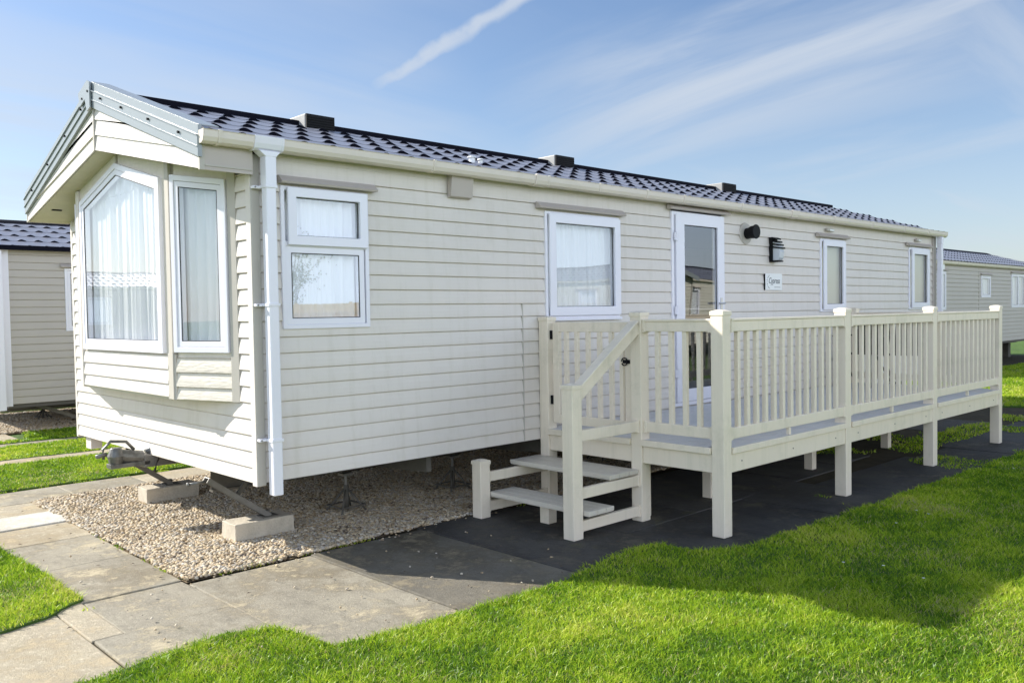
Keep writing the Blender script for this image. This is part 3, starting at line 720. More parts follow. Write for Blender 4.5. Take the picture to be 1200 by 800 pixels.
def stand(x,y,h,label,first=[None]):
    if first[0] is None:
        r=empty('axle_stand',(x,y,0),label,'axle stand','axle stands under the caravan')
        post=MB().tube([(0,0,.03),(0,0,h-.10)],.022,12).build('post',M['chassis'],r,smooth=True)
        MB().tube([(0,0,h-.16),(0,0,h-.02)],.014,10).box(-.05,.05,-.04,.04,h-.02,h).build('screw_head',M['metal'],post)
        for k in range(4):
            t=math.pi/4+k*math.pi/2
            MB().tube([(.02*math.cos(t),.02*math.sin(t),h-.14),(.17*math.cos(t),.17*math.sin(t),.015)],.009,8).build('leg',M['chassis'],r,smooth=True)
        MB().ring([(-.12,-.12,.06),(.12,-.12,.06),(.12,.12,.06),(-.12,.12,.06)],[(-.11,-.11,.06),(.11,-.11,.06),(.11,.11,.06),(-.11,.11,.06)],(0,0,.012)).build('brace',M['chassis'],r)
        first[0]=r; return r
    c=first[0].copy(); COL.objects.link(c); c.location=(x,y,0); c['label']=label
    for ch in list(first[0].children):
        d=ch.copy(); COL.objects.link(d); d.parent=c
        for g in list(ch.children):
            e=g.copy(); COL.objects.link(e); e.parent=d
    return c
for x,y,l in ((1.25,.90,'dark steel axle stand on shaded gravel, nearest the white corner downpipe'),
              (2.41,.90,'dark steel axle stand on shaded gravel just behind the bottom newel of the deck steps'),
              (4.6,.95,'dark steel axle stand under the caravan behind the deck, below the glazed door'),
              (7.0,.95,'dark steel axle stand under the caravan behind the middle of the deck'),
              (1.55,2.69,'dark steel axle stand far under the caravan in line with the hitch side steel leg')):
    stand(x,y,.335,l)

# =================================================================== DECK
DK=empty('raised_deck',(2.70,-.95,0),'ivory raised deck with railings, gate and steps along the side of the caravan','deck')
DX,DY=2.70,-.95
class DB(MB):
    def build(s,name,m,parent=None,**k):
        # convert world coords into the frame of the deck empty
        s.v=[(x-DX,y-DY,z) for x,y,z in s.v]
        return MB.build(s,name,m,parent,**k)
def post(x,y,z1,z0=0,cap=True,s=.105,parent=DK,name='post'):
    p=DB().box(x,x+s,y,y+s,z0,z1-.03).build(name,M['deckw'],parent,bevel=.006)
    if cap:
        c=x+s/2; d=y+s/2; h=s/2+.005
        b=DB(); n=len(b.v); b.v+=[(c-h,d-h,z1-.042),(c+h,d-h,z1-.042),(c+h,d+h,z1-.042),(c-h,d+h,z1-.042),(c-h,d-h,z1-.012),(c+h,d-h,z1-.012),(c+h,d+h,z1-.012),(c-h,d+h,z1-.012),(c-.02,d-.02,z1),(c+.02,d-.02,z1),(c+.02,d+.02,z1),(c-.02,d+.02,z1)]
        b.f+=[(0,3,2,1),(8,9,10,11)]
        for i in range(4):
            j=(i+1)%4; b.f+=[(i,j,4+j,4+i),(4+i,4+j,8+j,8+i)]
        b.build('post_cap',M['deckw'],p,bevel=.003)
    return p
PX=[2.65,4.57,6.54,8.56]; PY=-1.87; PT=1.65
for x in PX: post(x,PY,PT)
post(2.65,-1.13,PT); post(2.65,-.125,1.62); post(8.56,-.125,PT)
# floor boards (run lengthways)
n=13; y0=-1.865; y1=-.03; wbd=(y1-y0)/n
for k in range(n):
    a=y0+k*wbd+.003; b=y0+(k+1)*wbd-.003
    DB().box(2.66 if (a>-1.76 ) else 2.757, 8.655 if a>-1.75 else 8.555,a,b,.618,.645).build('floor_board',M['deckf'],DK,bevel=.003)
# nosing and skirt
def xs(name,y0,y1,z0,z1,m='deckw'):
    for a,b in zip(PX[:-1],PX[1:]):
        q=DB().box(a+.107,b-.002,y0,y1,z0,z1).build(name,M[m],DK,bevel=.004)
        if name=='skirt_board':
            for x in (a+.25,(a+b)/2+.05,b-.18): DB().tube([(x,y0-.003,.535),(x,y0+.001,.535)],.006,8).build('screw',M['metal'],q)
xs('edge_board',-1.885,-1.866,.601,.648); xs('skirt_board',-1.862,-1.83,.463,.600)
for a,b in ((-1.763,-1.132),(-1.023,-.127)):
    DB().box(2.630,2.657,a,b,.601,.648).build('edge_board',M['deckw'],DK,bevel=.004)
    DB().box(2.662,2.69,a,b,.463,.600).build('skirt_board',M['deckw'],DK,bevel=.004)
DB().box(8.63,8.66,-1.763,-.127,.463,.616).build('skirt_board',M['deckw'],DK,bevel=.004)
for y in (-1.0,-.45,-1.5): DB().box(2.70,8.62,y-.02,y+.02,.50,.617).build('joist',M['deckw'],DK)
for x in (2.78,3.72,5.55,7.38): post(x,-1.05,.50,cap=False,s=.09,name='leg')
for x in (3.72,5.55,7.38): post(x,-.25,.50,cap=False,s=.09,name='leg')
for x in (3.60,5.55,7.55): DB().box(x,x+.03,-1.862,-1.835,.65,.704).build('spacer',M['deckw'],DK,bevel=.003)
# railings
def railing(a,b,n,axis='x',c=-1.84,zt=1.585,first=None,end_br=True):
    """railing between a and b; rails as the part, balusters under it"""
    def bx(mb,p,q,w0,w1,z0,z1):
        if axis=='x': mb.box(p,q,c+w0,c+w1,z0,z1)
        else: mb.box(c+w0,c+w1,p,q,z0,z1)
    mb=DB(); bx(mb,a,b,-.03,.03,zt-.095,zt-.018); bx(mb,a,b,-.04,.04,zt-.0185,zt)
    r=mb.build('railing',M['deckw'],DK,bevel=.005)
    mb=DB(); bx(mb,a,b,-.022,.022,.706,.788); mb.build('bottom_rail',M['deckw'],r,bevel=.005)
    if end_br:
        for e,s in ((a,1),(b,-1)):
            m2=DB(); bx(m2,min(e,e+s*.03),max(e,e+s*.03),-.036,.036,zt-.102,zt-.012); bx(m2,min(e,e+s*.028),max(e,e+s*.028),-.028,.028,.70,.795)
            m2.build('rail_bracket',M['deckw'],r,bevel=.004)
    sp=(b-a)/(n+1)
    f=None
    for k in range(n):
        u=a+sp*(k+1)
        if f is None:
            m3=DB(); bx(m3,u-.019,u+.019,-.0175,.0175,.787,zt-.094); f=m3.build('baluster',M['deckw'],r,bevel=.004)
            u0=u
        else: copy_part(f,r,(u-u0,0,0) if axis=='x' else (0,u-u0,0))
    return r
for a,b in zip(PX[:-1],PX[1:]): railing(a+.106,b-.001,13)
railing(-1.764,-1.131,4,'y',c=2.702)
railing(-1.764,-.126,11,'y',c=8.61)
# gate
g0,g1=-1.02,-.155
mb=DB(); gx=2.702
mb.box(gx-.02,gx+.02,g1-.07,g1,.70,1.565).box(gx-.02,gx+.02,g0,g0+.07,.70,1.565).box(gx-.019,gx+.019,g0+.07,g1-.07,1.483,1.565).box(gx-.019,gx+.019,g0+.07,g1-.07,.70,.775)
GT=mb.build('gate',M['deckw'],DK,bevel=.004)
f=None
for k,y in enumerate((-.30,-.42,-.545,-.67,-.795,-.905)):
    if f is None: f=DB().box(gx-.016,gx+.016,y-.019,y+.019,.774,1.484).build('baluster',M['deckw'],GT,bevel=.004); yy0=y
    else: copy_part(f,GT,(0,y-yy0,0))
for z in (1.42,.86): DB().box(gx-.024,gx-.005,g1+.0,g1+.03,z,z+.075).build('hinge',M['black'],GT)
mb=DB(); mb.tube([(gx-.03,-.95+.03*math.cos(t),1.25+.03*math.sin(t)) for t in [i*math.pi/6 for i in range(12)]],.005,6); mb.box(gx-.028,gx-.02,-1.0,-.93,1.235,1.265)
mb.build('latch',M['black'],GT)
# steps
post(1.855,-1.13,1.136,name='newel_post'); post(1.855,-.125,.475,name='newel_post'); post(2.10,-.64,.165,cap=False,s=.095,name='leg')
post(2.40,-.62,.375,cap=False,s=.07,name='leg')
for xa,xb,z in ((1.962,2.245,.205),(2.30,2.648,.412)):
    ya,yb=(-1.185,-.10) if z<.3 else (-1.10,-.0)
    n=3 if z<.3 else 3; w=(xb-xa)/n
    mb=DB()
    for k in range(n): mb.box(xa+k*w+.003,xa+(k+1)*w-.003,ya,yb,z-.03,z)
    mb.box(xa+.004,xb-.004,ya+.004,yb-.004,z-.038,z-.0305)
    mb.build('tread',M['tread'],DK,bevel=.003)
for y in (-1.105,-.10):
    for z0,z1 in ((.045,.125),(.285,.365)):
        DB().box(1.962,2.648,y,y+.035,z0,z1).build('stringer',M['deckw'],DK,bevel=.004)
        for xq in (1.9605,2.63): DB().box(xq,xq+.022,y-.006,y+.041,z0-.006,z1+.006).build('rail_bracket',M['deckw'],DK,bevel=.003)
DB().box(1.962,2.648,-1.108,-1.068,.708,.79).build('guard_rail',M['deckw'],DK,bevel=.004)
for xq in (2.63,): DB().box(xq,xq+.019,-1.114,-1.062,.70,.798).build('rail_bracket',M['deckw'],DK,bevel=.003)
mb=DB(); a=Vector((1.955,-1.088,1.045)); b=Vector((2.655,-1.088,1.525)); mb.beam(a,b,.05,.085); 
up=Vector((-(b-a).z,0,(b-a).x)).normalized(); mb.beam(a+up*.052,b+up*.052,.085,.018)
mb.build('handrail',M['deckw'],DK,bevel=.004)

# garden chairs on the deck
M['sling'] = mat('dark_sling_fabric', (.018,.018,.020), .8, .2, var=.2, vscale=30)
def chair_at(x,y,rz,label,first=[None]):
    if first[0] is None:
        r=empty('garden_chair',(x,y,.645),label,'chair','garden chairs on the deck',rz)
        # faces local -x
        bk=MB(); n=8
        for i in range(n):
            for j in (0,1): pass
        prof=[(.20,.40),(.235,.55),(.26,.70),(.30,.84)]
        k=len(prof); mb=MB()
        for (px,pz) in prof:
            for w in (-.21,.21): mb.v.append((px,w,pz))
            for w in (-.21,.21): mb.v.append((px+.012,w,pz))
        for i in range(k-1):
            a=i*4; b=a+4; mb.f+=[(a,a+1,b+1,b),(a+3,a+2,b+2,b+3),(a,b,b+2,a+2),(a+1,a+3,b+3,b+1)]
        mb.build('backrest',M['sling'],r)
        MB().prism([(-.24,-.21,.425),(.20,-.21,.395),(.20,-.21,.407),(-.24,-.21,.437)],(0,.42,0)).build('seat',M['sling'],r)
        MB().tube([(.19,-.225,.40),(.24,-.225,.58),(.31,-.225,.86),(.315,0,.875),(.31,.225,.86),(.24,.225,.58),(.19,.225,.40)],.012,8).tube([(.19,-.225,.40),(-.25,-.225,.43),(-.26,0,.428),(-.25,.225,.43),(.19,.225,.40)],.012,8).build('frame',M['black'],r,smooth=True)
        for sg in (-1,1):
            MB().tube([(-.24,sg*.235,.64),(-.27,sg*.245,0)],.012,8).build('leg',M['black'],r,smooth=True)
            MB().tube([(-.12,sg*.235,.42),(.30,sg*.245,0)],.012,8).build('leg',M['black'],r,smooth=True)
            MB().box(-.27,.22,sg*.24-.025,sg*.24+.025,.635,.655).build('armrest',M['black'],r,bevel=.006)
        first[0]=r; return r
    c=first[0].copy(); COL.objects.link(c); c.location=(x,y,.645); c.rotation_euler=(0,0,rz); c['label']=label
    for ch in list(first[0].children):
        d=ch.copy(); COL.objects.link(d); d.parent=c
    return c
chair_at(8.15,-.40,R(-4),'black garden chair at the far end of the deck, beside the caravan wall')
chair_at(8.10,-.98,R(7),'black garden chair at the far end of the deck, behind the outer railing')

# =================================================================== NEIGHBOUR CARAVANS
def other_caravan(loc,label,L_,Wd=3.6,zb=.5,ze=2.72,zr=3.3,rz=0,side=M['nsiding'],wins=(),gwins=(),gutter_m='gutter',dark_eave=False,piers=(),fine=True,vents=(),group='other static caravans on the park'):
    r=empty('static_caravan',loc,label,'static caravan',group,rz)
    zref=zb-.01
    hol=[(a+.02,b-.02,c+.02,d-.02) for a,b,c,d,_ in wins]
    mb=MB(); siding(mb,(0,0,0),X_,N_,.04,L_-.04,zb,ze,hol,zref=zref); mb.build('side_wall',side,r)
    mb=MB(); siding(mb,(0,Wd,0),X_,Vector((0,1,0)),.04,L_-.04,zb,ze,(),zref=zref); mb.build('side_wall',side,r)
    for gx_,sg in ((0,-1),(L_,1)):
        op=[(a+.02,b-.02,c+.02,d-.02) for a,b,c,d,e in gwins if e==sg]
        mb=MB(); siding(mb,(gx_,0,0),Y_,Vector((sg,0,0)),.04,Wd-.04,zb,ze,op,zref=zref)
        mb.prism([(gx_-.01,0.0,ze),(gx_-.01,Wd,ze),(gx_-.01,Wd/2,zr-.03)],(.02,0,0)); mb.build('end_wall',side,r)
    for x in (0,L_):
        for y in (0,Wd): MB().box(x-.025,x+.025 if x else .075,y-.022,y+.022,zb-.03,ze).build('corner_trim',M['upvc'] if dark_eave else M['trim'],r)
    MB().box(.03,L_-.03,.03,Wd-.03,zb-.06,zb+.01).build('floor_panel',M['carcass'],r)
    dy=.13
    for ye in (-dy,Wd+dy):
        tile_roof('roof',M['roof'],r,-.22,L_+.22,ye,ze+.02,Wd/2,zr,rows=5,nx=8)
    MB().prism([(-.23,Wd/2-.13,zr-.02),(-.23,Wd/2,zr+.035),(-.23,Wd/2+.13,zr-.02)],(L_+.46,0,0)).build('ridge_cap',M['ridge'],r)
    for gx_ in (-.235,L_+.225):
        mb=MB()
        for s in (-1,1):
            y1=Wd/2+s*(Wd/2+.13); mb.prism([(gx_,Wd/2,zr+.03),(gx_,y1,ze+.05),(gx_,y1,ze-.10),(gx_,Wd/2,zr-.14)],(.012,0,0))
        mb.build('barge_trim',M['barge'],r)
    if dark_eave:
        MB().box(-.2,L_+.2,-.12,-.02,ze-.02,ze+.04).box(-.2,L_+.2,-.16,-.1,ze-.03,ze+.035).build('eave_trim',M['ridge'],r)
    else:
        gutter(r,-.2,L_+.2,-.03,ze-.06,clips=[i*1.0+.5 for i in range(int(L_))])
    for i,(a,b,c,d,kind) in enumerate(wins):
        if kind=='double':
            mid=(a+b)/2
            window(r,(0,0,0),X_,N_,R4(a,b,c,d),fw=.03,sashes=[R4(a+.03,mid-.005,c+.03,d-.03),R4(mid+.005,b-.03,c+.03,d-.03)],sw=.05,seed=30+i)
        else: window(r,(0,0,0),X_,N_,R4(a,b,c,d),fw=.035,sw=.045,seed=30+i)
        drip_cap(r,(0,0,0),X_,N_,a-.06,b+.06,d+.01)
    for i,(a,b,c,d,sg) in enumerate(gwins):
        mid=(a+b)/2
        window(r,(0 if sg<0 else L_,0,0),Y_,Vector((sg,0,0)),R4(a,b,c,d),fw=.035,sashes=[R4(a+.035,mid-.01,c+.035,d-.035),R4(mid+.01,b-.035,c+.035,d-.035)],sw=.05,seed=50+i,cm='net')
    MB().box(.1,L_-.1,.80,.88,zb-.18,zb-.06).box(.1,L_-.1,Wd-.88,Wd-.80,zb-.18,zb-.06).build('chassis_rail',M['chassis'],r)
    for x in piers:
        for y in (.85,Wd-.85): MB().box(x-.11,x+.11,y-.11,y+.11,0,zb-.18).build('pier',M['chassis'],r)
    MB().box(L_*.55,L_*.55+.25,.45,.62,.0,.5).build('wheel_chock',M['chassis'],r) if False else None
    return r
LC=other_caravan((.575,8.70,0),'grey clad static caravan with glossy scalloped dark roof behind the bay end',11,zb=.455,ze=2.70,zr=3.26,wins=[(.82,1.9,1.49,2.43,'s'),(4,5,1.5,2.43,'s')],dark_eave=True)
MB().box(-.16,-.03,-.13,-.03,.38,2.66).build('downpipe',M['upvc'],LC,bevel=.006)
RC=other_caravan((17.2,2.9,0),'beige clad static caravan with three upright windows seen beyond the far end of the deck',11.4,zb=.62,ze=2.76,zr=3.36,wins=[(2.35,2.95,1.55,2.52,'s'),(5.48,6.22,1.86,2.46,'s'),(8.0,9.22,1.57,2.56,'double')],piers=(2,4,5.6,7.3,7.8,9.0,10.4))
MB().box(2.62,2.75,-.06,-.01,2.55,2.70).build('wall_lamp',M['plaque'],RC)
MB().box(5.30,5.315,-.018,0,.63,2.65).build('joint_strip',M['trim'],RC)
# caravans across the park (seen reflected in the panes)
other_caravan((19.2,-12.4,0),'cream static caravan across the lawn, its gable reflected in the square side window',10,rz=R(-90),side=M['nsiding2'],gwins=[(1.4,2.5,1.3,2.3,-1)],wins=[(1.2,2.0,1.5,2.4,'s')],fine=False)
other_caravan((33.0,-12.6,0),'cream static caravan across the lawn, its long side reflected in the glazed door',11.5,rz=R(180),side=M['nsiding2'],wins=[(1.0,1.8,1.5,2.4,'s'),(4.2,4.9,1.2,2.4,'s'),(7.4,8.0,1.4,2.35,'s'),(9.5,10.6,1.4,2.4,'double')])
other_caravan((-17,25.0,0),'static caravan two rows away, its tiled roof reflected in the big bay window',11.5,wins=[(2,3,1.5,2.4,'s'),(6,7.2,1.5,2.4,'double'),(9,9.8,1.5,2.4,'s')])
# stand under the left neighbour
st=stand(1.55,10.6,.335,'dark steel axle stand beneath the grey caravan behind the bay end')
st.scale=(.9,.9,.82)
st=stand(2.6,9.6,.335,'dark steel axle stand beneath the grey caravan, hidden half behind the bay corner'); st.scale=(.9,.9,.82)
# neighbour drawbar steady shadow maker under left neighbour
MB().beam((.9,8.95,.45),(1.9,9.3,.03),.05,.05).build('corner_steady',M['metal'],LC).matrix_parent_inverse=LC.matrix_world.inverted()
for o in LC.children:
    if o.name.startswith('corner_steady'): o.location=(-.575,-8.70,0); o.matrix_parent_inverse=Matrix()

# fence and shrubs behind the camera (reflected in the two-part window)
FE=empty('board_fence',(-4,-24,0),'tall orange brown board fence across the lawn, reflected in the two-part window','fence')
mb=MB()
for k in range(150):
    x=k*.155; mb.box(x,x+.15,0,.02,.05,2.1+random.uniform(-.012,.012))
mb.build('fence_boards',M['fence'],FE)
MB().box(0,23.3,.02,.06,1.7,1.78).box(0,23.3,.02,.06,.4,.48).build('fence_rail',M['fence'],FE)
for k in range(10):
    MB().box(k*2.55,k*2.55+.1,-.1,-.002,0,2.15).build('fence_post',M['fence'],FE)
def shrub(x,y,h,w,label):
    r=empty('shrub_tree',(x,y,0),label,'tree','bare topped trees behind the board fence')
    mb=MB(); rr=random.Random(int(x*10)); tips=[]
    mb.tube([(0,0,0),(.05,0,h*.3),(0,.05,h*.55)],[.09,.07,.05],8)
    for k in range(26):
        t=rr.uniform(0,6.28); z0=h*rr.uniform(.2,.55); z1=h*rr.uniform(.6,1.0); q=w*rr.uniform(.3,1)*.5
        p=(q*math.cos(t),q*math.sin(t),z1); m_=(p[0]*.45,p[1]*.45,(z0+z1)/2); mb.tube([(0,0,z0),m_,p],[.035,.02,.008],5); tips+= [p,m_]
    mb.build('trunk',M['bark'],r)
    mb=MB()
    for k in range(1500):
        p=Vector(rr.choice(tips))+Vector((rr.gauss(0,.28),rr.gauss(0,.28),rr.gauss(0,.25))); a=Vector((rr.gauss(0,1),rr.gauss(0,1),rr.gauss(0,1))).normalized()*.05; b=a.orthogonal().normalized()*.035
        mb.quad(p-a,p-b,p+a,p+b)
    mb.build('crown',M['leaf'],r,fix=False)
for x,y,h,w,l in ((2.0,-26,4.6,3.2,'loose tree with thin twigs rising behind the left part of the board fence'),(8.5,-27,4.2,3.6,'broad loose tree rising behind the middle of the board fence'),(15,-26.5,4.9,3.0,'tall narrow loose tree rising behind the right part of the board fence')): shrub(x,y,h,w,l)

# =================================================================== GROUND
struct(MB().quad((-400,-400,-.02),(400,-400,-.02),(400,400,-.02),(-400,400,-.02)).build('ground',M['lawn'],fix=False))
def sheet(name,m,pts,z,kind='structure'):
    return struct(MB().poly([(x,y,z) for x,y in pts]).build(name,m,fix=False),kind)
EDGE=[(-12,-1.16),(-1.42,-1.14),(-.98,-1.08),(-.75,-1.03),(-.50,-1.17),(-.44,-1.45),(-.50,-1.60),(-.07,-1.66),(.30,-1.68),(.68,-1.72),(1.08,-1.74),(1.56,-1.60),(1.95,-1.58),(2.18,-1.66),(2.22,-1.98),(2.6,-2.12),(4.05,-2.17),(5.73,-2.22),(8.2,-2.26),(12,-2.2),(14,-2.1)]
# side path : a sheet of grey paving slabs with slightly different levels
def slabs(name,m,rects,z=0.0,th=.05,bev=.008,seed=1):
    rr=random.Random(seed); mb=MB()
    for (x0,x1,y0,y1) in rects:
        dz=rr.uniform(-.003,.003); g=.0018
        a,b,c,d=[dz+rr.uniform(-.003,.003) for _ in range(4)]
        n=len(mb.v); P=[(x0+g,y0+g),(x1-g,y0+g),(x1-g,y1-g),(x0+g,y1-g)]
        mb.v+=[(p[0],p[1],z-th) for p in P]+[(p[0],p[1],z+q) for p,q in zip(P,(a,b,c,d))]
        mb.f+=[(n,n+3,n+2,n+1),(n+4,n+5,n+6,n+7)]+[(n+i,n+(i+1)%4,n+4+(i+1)%4,n+4+i) for i in range(4)]
    o=mb.build(name,m,bevel=bev); return struct(o)
struct(MB().quad((-14,-3.2,-.012),(15,-3.2,-.012),(15,.3,-.012),(-14,.3,-.012)).build('path_bedding',M['soil'],fix=False))
slabs('side_path',M['pave_shaded'],[(1.32,2.30,-2.4,.03)],seed=2)
slabs('side_path',M['pave_part_shaded'],[(.36,1.32,-1.9,-.02)],seed=2)
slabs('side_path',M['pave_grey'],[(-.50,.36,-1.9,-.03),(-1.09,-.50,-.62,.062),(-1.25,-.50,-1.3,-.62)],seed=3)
slabs('side_path',M['pave_shaded'],[(2.30,2.95,-2.5,-1.25),(2.30,3.2,-1.25,.0),(2.95,3.9,-2.5,-1.25),(3.2,4.1,-1.25,0),(3.9,4.9,-2.5,-1.2),(4.1,5.0,-1.2,0),(4.9,5.9,-2.5,-1.4),(5.0,6.0,-1.2,0),(5.9,7.0,-2.55,-1.4),(7.0,7.9,-2.55,-1.5),(7.9,8.9,-2.55,-1.3),(8.9,9.9,-2.5,-1.4),(9.9,10.9,-2.5,-1.4),(10.9,12,-2.5,-1.4),(12,13.2,-2.5,-1.4),(6.0,6.8,-1.1,0),(9.2,10.6,-1.3,-.2)],seed=4)
slabs('front_path',M['pave_grey'],[(-1.10,-.50,.064,.92),(-1.10,-.50,.92,1.72)],seed=5)
slabs('front_path',M['pave_tan'],[(-1.12,-.47,1.73,2.34),(-1.16,-.44,2.86,3.40),(-2.0,-1.26,-1.25,.14),(-3.2,-2.0,-1.2,.14),(-4.4,-3.2,-1.2,.14),(-1.26,-1.09,-.62,.14)],seed=6)
slabs('front_path',M['pave_white'],[(-1.14,-.44,2.345,2.855)],z=.012,seed=7)
slabs('cross_path',M['pave_tan'],[(.62+.7*k,1.32+.7*k,3.46,4.08) for k in range(0,5)]+[(-1.50,-.85,3.42,4.06)],seed=8)
slabs('cross_path',M['pave_grey'],[(-.85,-.1,3.42,4.07),(-.1,.62,3.45,4.08)]+[(-2.2-.7*k,-1.5-.7*k,3.42,4.06) for k in range(6)],seed=9)
struct(MB().quad((-8,3.35,-.012),(6,3.35,-.012),(6,4.2,-.012),(-8,4.2,-.012)).build('path_bedding',M['soil'],fix=False))
struct(MB().quad((-1.3,0,-.012),(-.3,0,-.012),(-.3,3.4,-.012),(-1.3,3.4,-.012)).build('path_bedding',M['soil'],fix=False))
# concrete kerb lines in the rear lawn
slabs('lawn_kerb',M['pave_tan'],[(-8+1.2*k,-6.8+1.2*k,5.83,6.20) for k in range(14)],z=.006,seed=10)
slabs('lawn_kerb',M['pave_grey'],[(-8+1.2*k,-6.8+1.2*k,7.42,7.76) for k in range(14)],z=.006,seed=11)
slabs('rear_path',M['pave_tan'],[(-6+1.1*k,-4.9+1.1*k,8.05,8.95) for k in range(6)],seed=12)
slabs('lawn_kerb',M['pave_grey'],[(-8+1.2*k,-6.8+1.2*k,12.05,12.25) for k in range(14)],z=.0,seed=13)
# gravel beds
GRAV=[(-.5,0.0),(.43,-.0),(1.2,.03),(2.0,.03),(3.2,.05),(5.5,.1),(5.5,3.45),(1.2,3.46),(-.5,3.42)]
sheet('gravel_bed',M['gravelbed'],GRAV,-.002)
sheet('gravel_bed',M['gravelbed'],[(.75,8.95),(13,8.95),(13,12.05),(-1.5,12.05),(-1.5,8.97)],-.002)
sheet('soil_patch',M['soil'],[(5.5,.1),(12.5,.1),(12.5,3.45),(5.5,3.45)],-.004)
sheet('soil_patch',M['soil'],[(16.5,2.2),(29,2.2),(29,7),(16.5,7)],-.004)

# ---- camera model used to decide where fine ground detail is worthwhile
CX,CY,CZ=-2.70,-5.30,1.65
YAW,PIT,ROL=R(46.4),R(-1.877),R(-.9456)
fw=np.array([math.cos(YAW),math.sin(YAW)]); rt=np.array([math.sin(YAW),-math.cos(YAW)])
def inpoly(px,py,poly):
    c=np.zeros(len(px),bool); n=len(poly)
    for i in range(n):
        x0,y0=poly[i-1]; x1,y1=poly[i]
        if y0==y1: continue
        t=((y0>py)!=(y1>py)) & (px<(x1-x0)*(py-y0)/(y1-y0)+x0); c^=t
    return c
def vnoise(x,y,s,seed=0):
    # smooth value noise
    r=np.random.default_rng(seed); G=r.random((256,256)); X=x*s+100; Y=y*s+100; i=np.floor(X).astype(int); j=np.floor(Y).astype(int); fx=X-i; fy=Y-j
    fx=fx*fx*(3-2*fx); fy=fy*fy*(3-2*fy); i%=256; j%=256; i2=(i+1)%256; j2=(j+1)%256
    return (G[i,j]*(1-fx)+G[i2,j]*fx)*(1-fy)+(G[i,j2]*(1-fx)+G[i2,j2]*fx)*fy
def edge_y(x): return np.interp(x,[p[0] for p in EDGE],[p[1] for p in EDGE])
def scatter(x0,x1,y0,y1,dens,maxd=60,side=.92):
    n=int((x1-x0)*(y1-y0)*dens); x=rng.uniform(x0,x1,n); y=rng.uniform(y0,y1,n)
    dx=x-CX; dy=y-CY; z=dx*fw[0]+dy*fw[1]; s=dx*rt[0]+dy*rt[1]
    k=(z>.8)&(np.abs(s)<side*z+1.2)&(z<maxd); return x[k],y[k],z[k]
def grass_mesh(name,x,y,z,hmul=1.0,zoff=0.0,label=None):
    n=len(x); 
    cl=vnoise(x,y,5.5,1); cl2=vnoise(x,y,1.3,2); cl3=vnoise(x,y,22,5)
    size=np.clip(z/6.0,.75,3.2)
    h=(rng.uniform(.012,.031,n)*(.55+.9*cl3)+.012*cl)*hmul*np.clip(z/9,1,1.4); w=rng.uniform(.0018,.0032,n)*size*1.15
    az=rng.uniform(0,2*np.pi,n); ln=rng.uniform(.3,1.7,n)*h; la=rng.uniform(0,2*np.pi,n)+ (vnoise(x,y,3.0,7)-.5)*3
    bx,by=np.cos(az)*w,np.sin(az)*w; lx,ly=np.cos(la)*ln,np.sin(la)*ln
    V=np.empty((n,5,3),np.float32)
    z0=zoff
    V[:,0]=np.stack([x-bx,y-by,np.full(n,z0-.004)],1); V[:,1]=np.stack([x+bx,y+by,np.full(n,z0-.004)],1)
    V[:,2]=np.stack([x+bx*.75+lx*.35,y+by*.75+ly*.35,z0+h*.6],1); V[:,3]=np.stack([x-bx*.75+lx*.35,y-by*.75+ly*.35,z0+h*.6],1)
    V[:,4]=np.stack([x+lx,y+ly,z0+h],1)
    me=bpy.data.meshes.new(name); me.vertices.add(n*5); me.vertices.foreach_set('co',V.ravel())
    base=np.arange(n)*5
    loops=np.stack([base,base+1,base+2,base+3,base+3,base+2,base+4],1).astype(np.int32)
    me.loops.add(n*7); me.loops.foreach_set('vertex_index',loops.ravel())
    ls=np.stack([np.arange(n)*7,np.arange(n)*7+4],1).astype(np.int32)
    me.polygons.add(n*2); me.polygons.foreach_set('loop_start',ls.ravel())
    me.update(calc_edges=True)
    rnd=np.clip(rng.normal(.42,.24,n)+.55*(cl2-.5)+.45*(cl-.5),0,.95); dead=rng.random(n)<(.02+.20*np.clip((vnoise(x,y,2.2,9)-.6)*3,0,1)+.10*np.clip((vnoise(x,y,9,19)-.7)*3,0,1)); rnd[dead]=1.0
    at=me.attributes.new('rnd','FLOAT','POINT'); at.data.foreach_set('value',np.repeat(rnd,5).astype(np.float32))
    me.materials.append(M['blade']); o=bpy.data.objects.new(name,me); COL.objects.link(o)
    return struct(o,'stuff')
def lawn_level(x0,x1,y0,y1): pass
# front lawn base, raised a little above the paving, with a ragged edge
ex=np.concatenate([np.linspace(-12,-2,30),np.linspace(-1.95,14,420),np.linspace(14.2,60,60)])
ey=np.where(ex<14,edge_y(ex),-2.1)+.05*(vnoise(ex,ex*0,3.1,3)-.5)+.03*(vnoise(ex,ex*0,11,4)-.5)
FL_POLY=list(zip(ex.tolist(),ey.tolist()))+[(60,-40),(-12,-40)]
mb=MB(); 
for i in range(len(ex)-1):
    mb.quad((ex[i],-40,.014),(ex[i+1],-40,.014),(ex[i+1],ey[i+1],.014),(ex[i],ey[i],.014)); mb.quad((ex[i],ey[i],.014),(ex[i+1],ey[i+1],.014),(ex[i+1],ey[i+1],-.015),(ex[i],ey[i],-.015))
struct(mb.build('lawn',M['lawn'],fix=False))
def ragged(a,b,amp=.05,seed=0,s=6):
    n=max(2,int(math.dist(a,b)/.06)); out=[]
    for i in range(n):
        t=i/n; x=a[0]+(b[0]-a[0])*t; y=a[1]+(b[1]-a[1])*t; q=float(vnoise(np.array([x]),np.array([y]),s,seed)[0]-.5)*2*amp
        d=Vector((b[0]-a[0],b[1]-a[1])).normalized(); out.append((x-d.y*q,y+d.x*q))
    return out
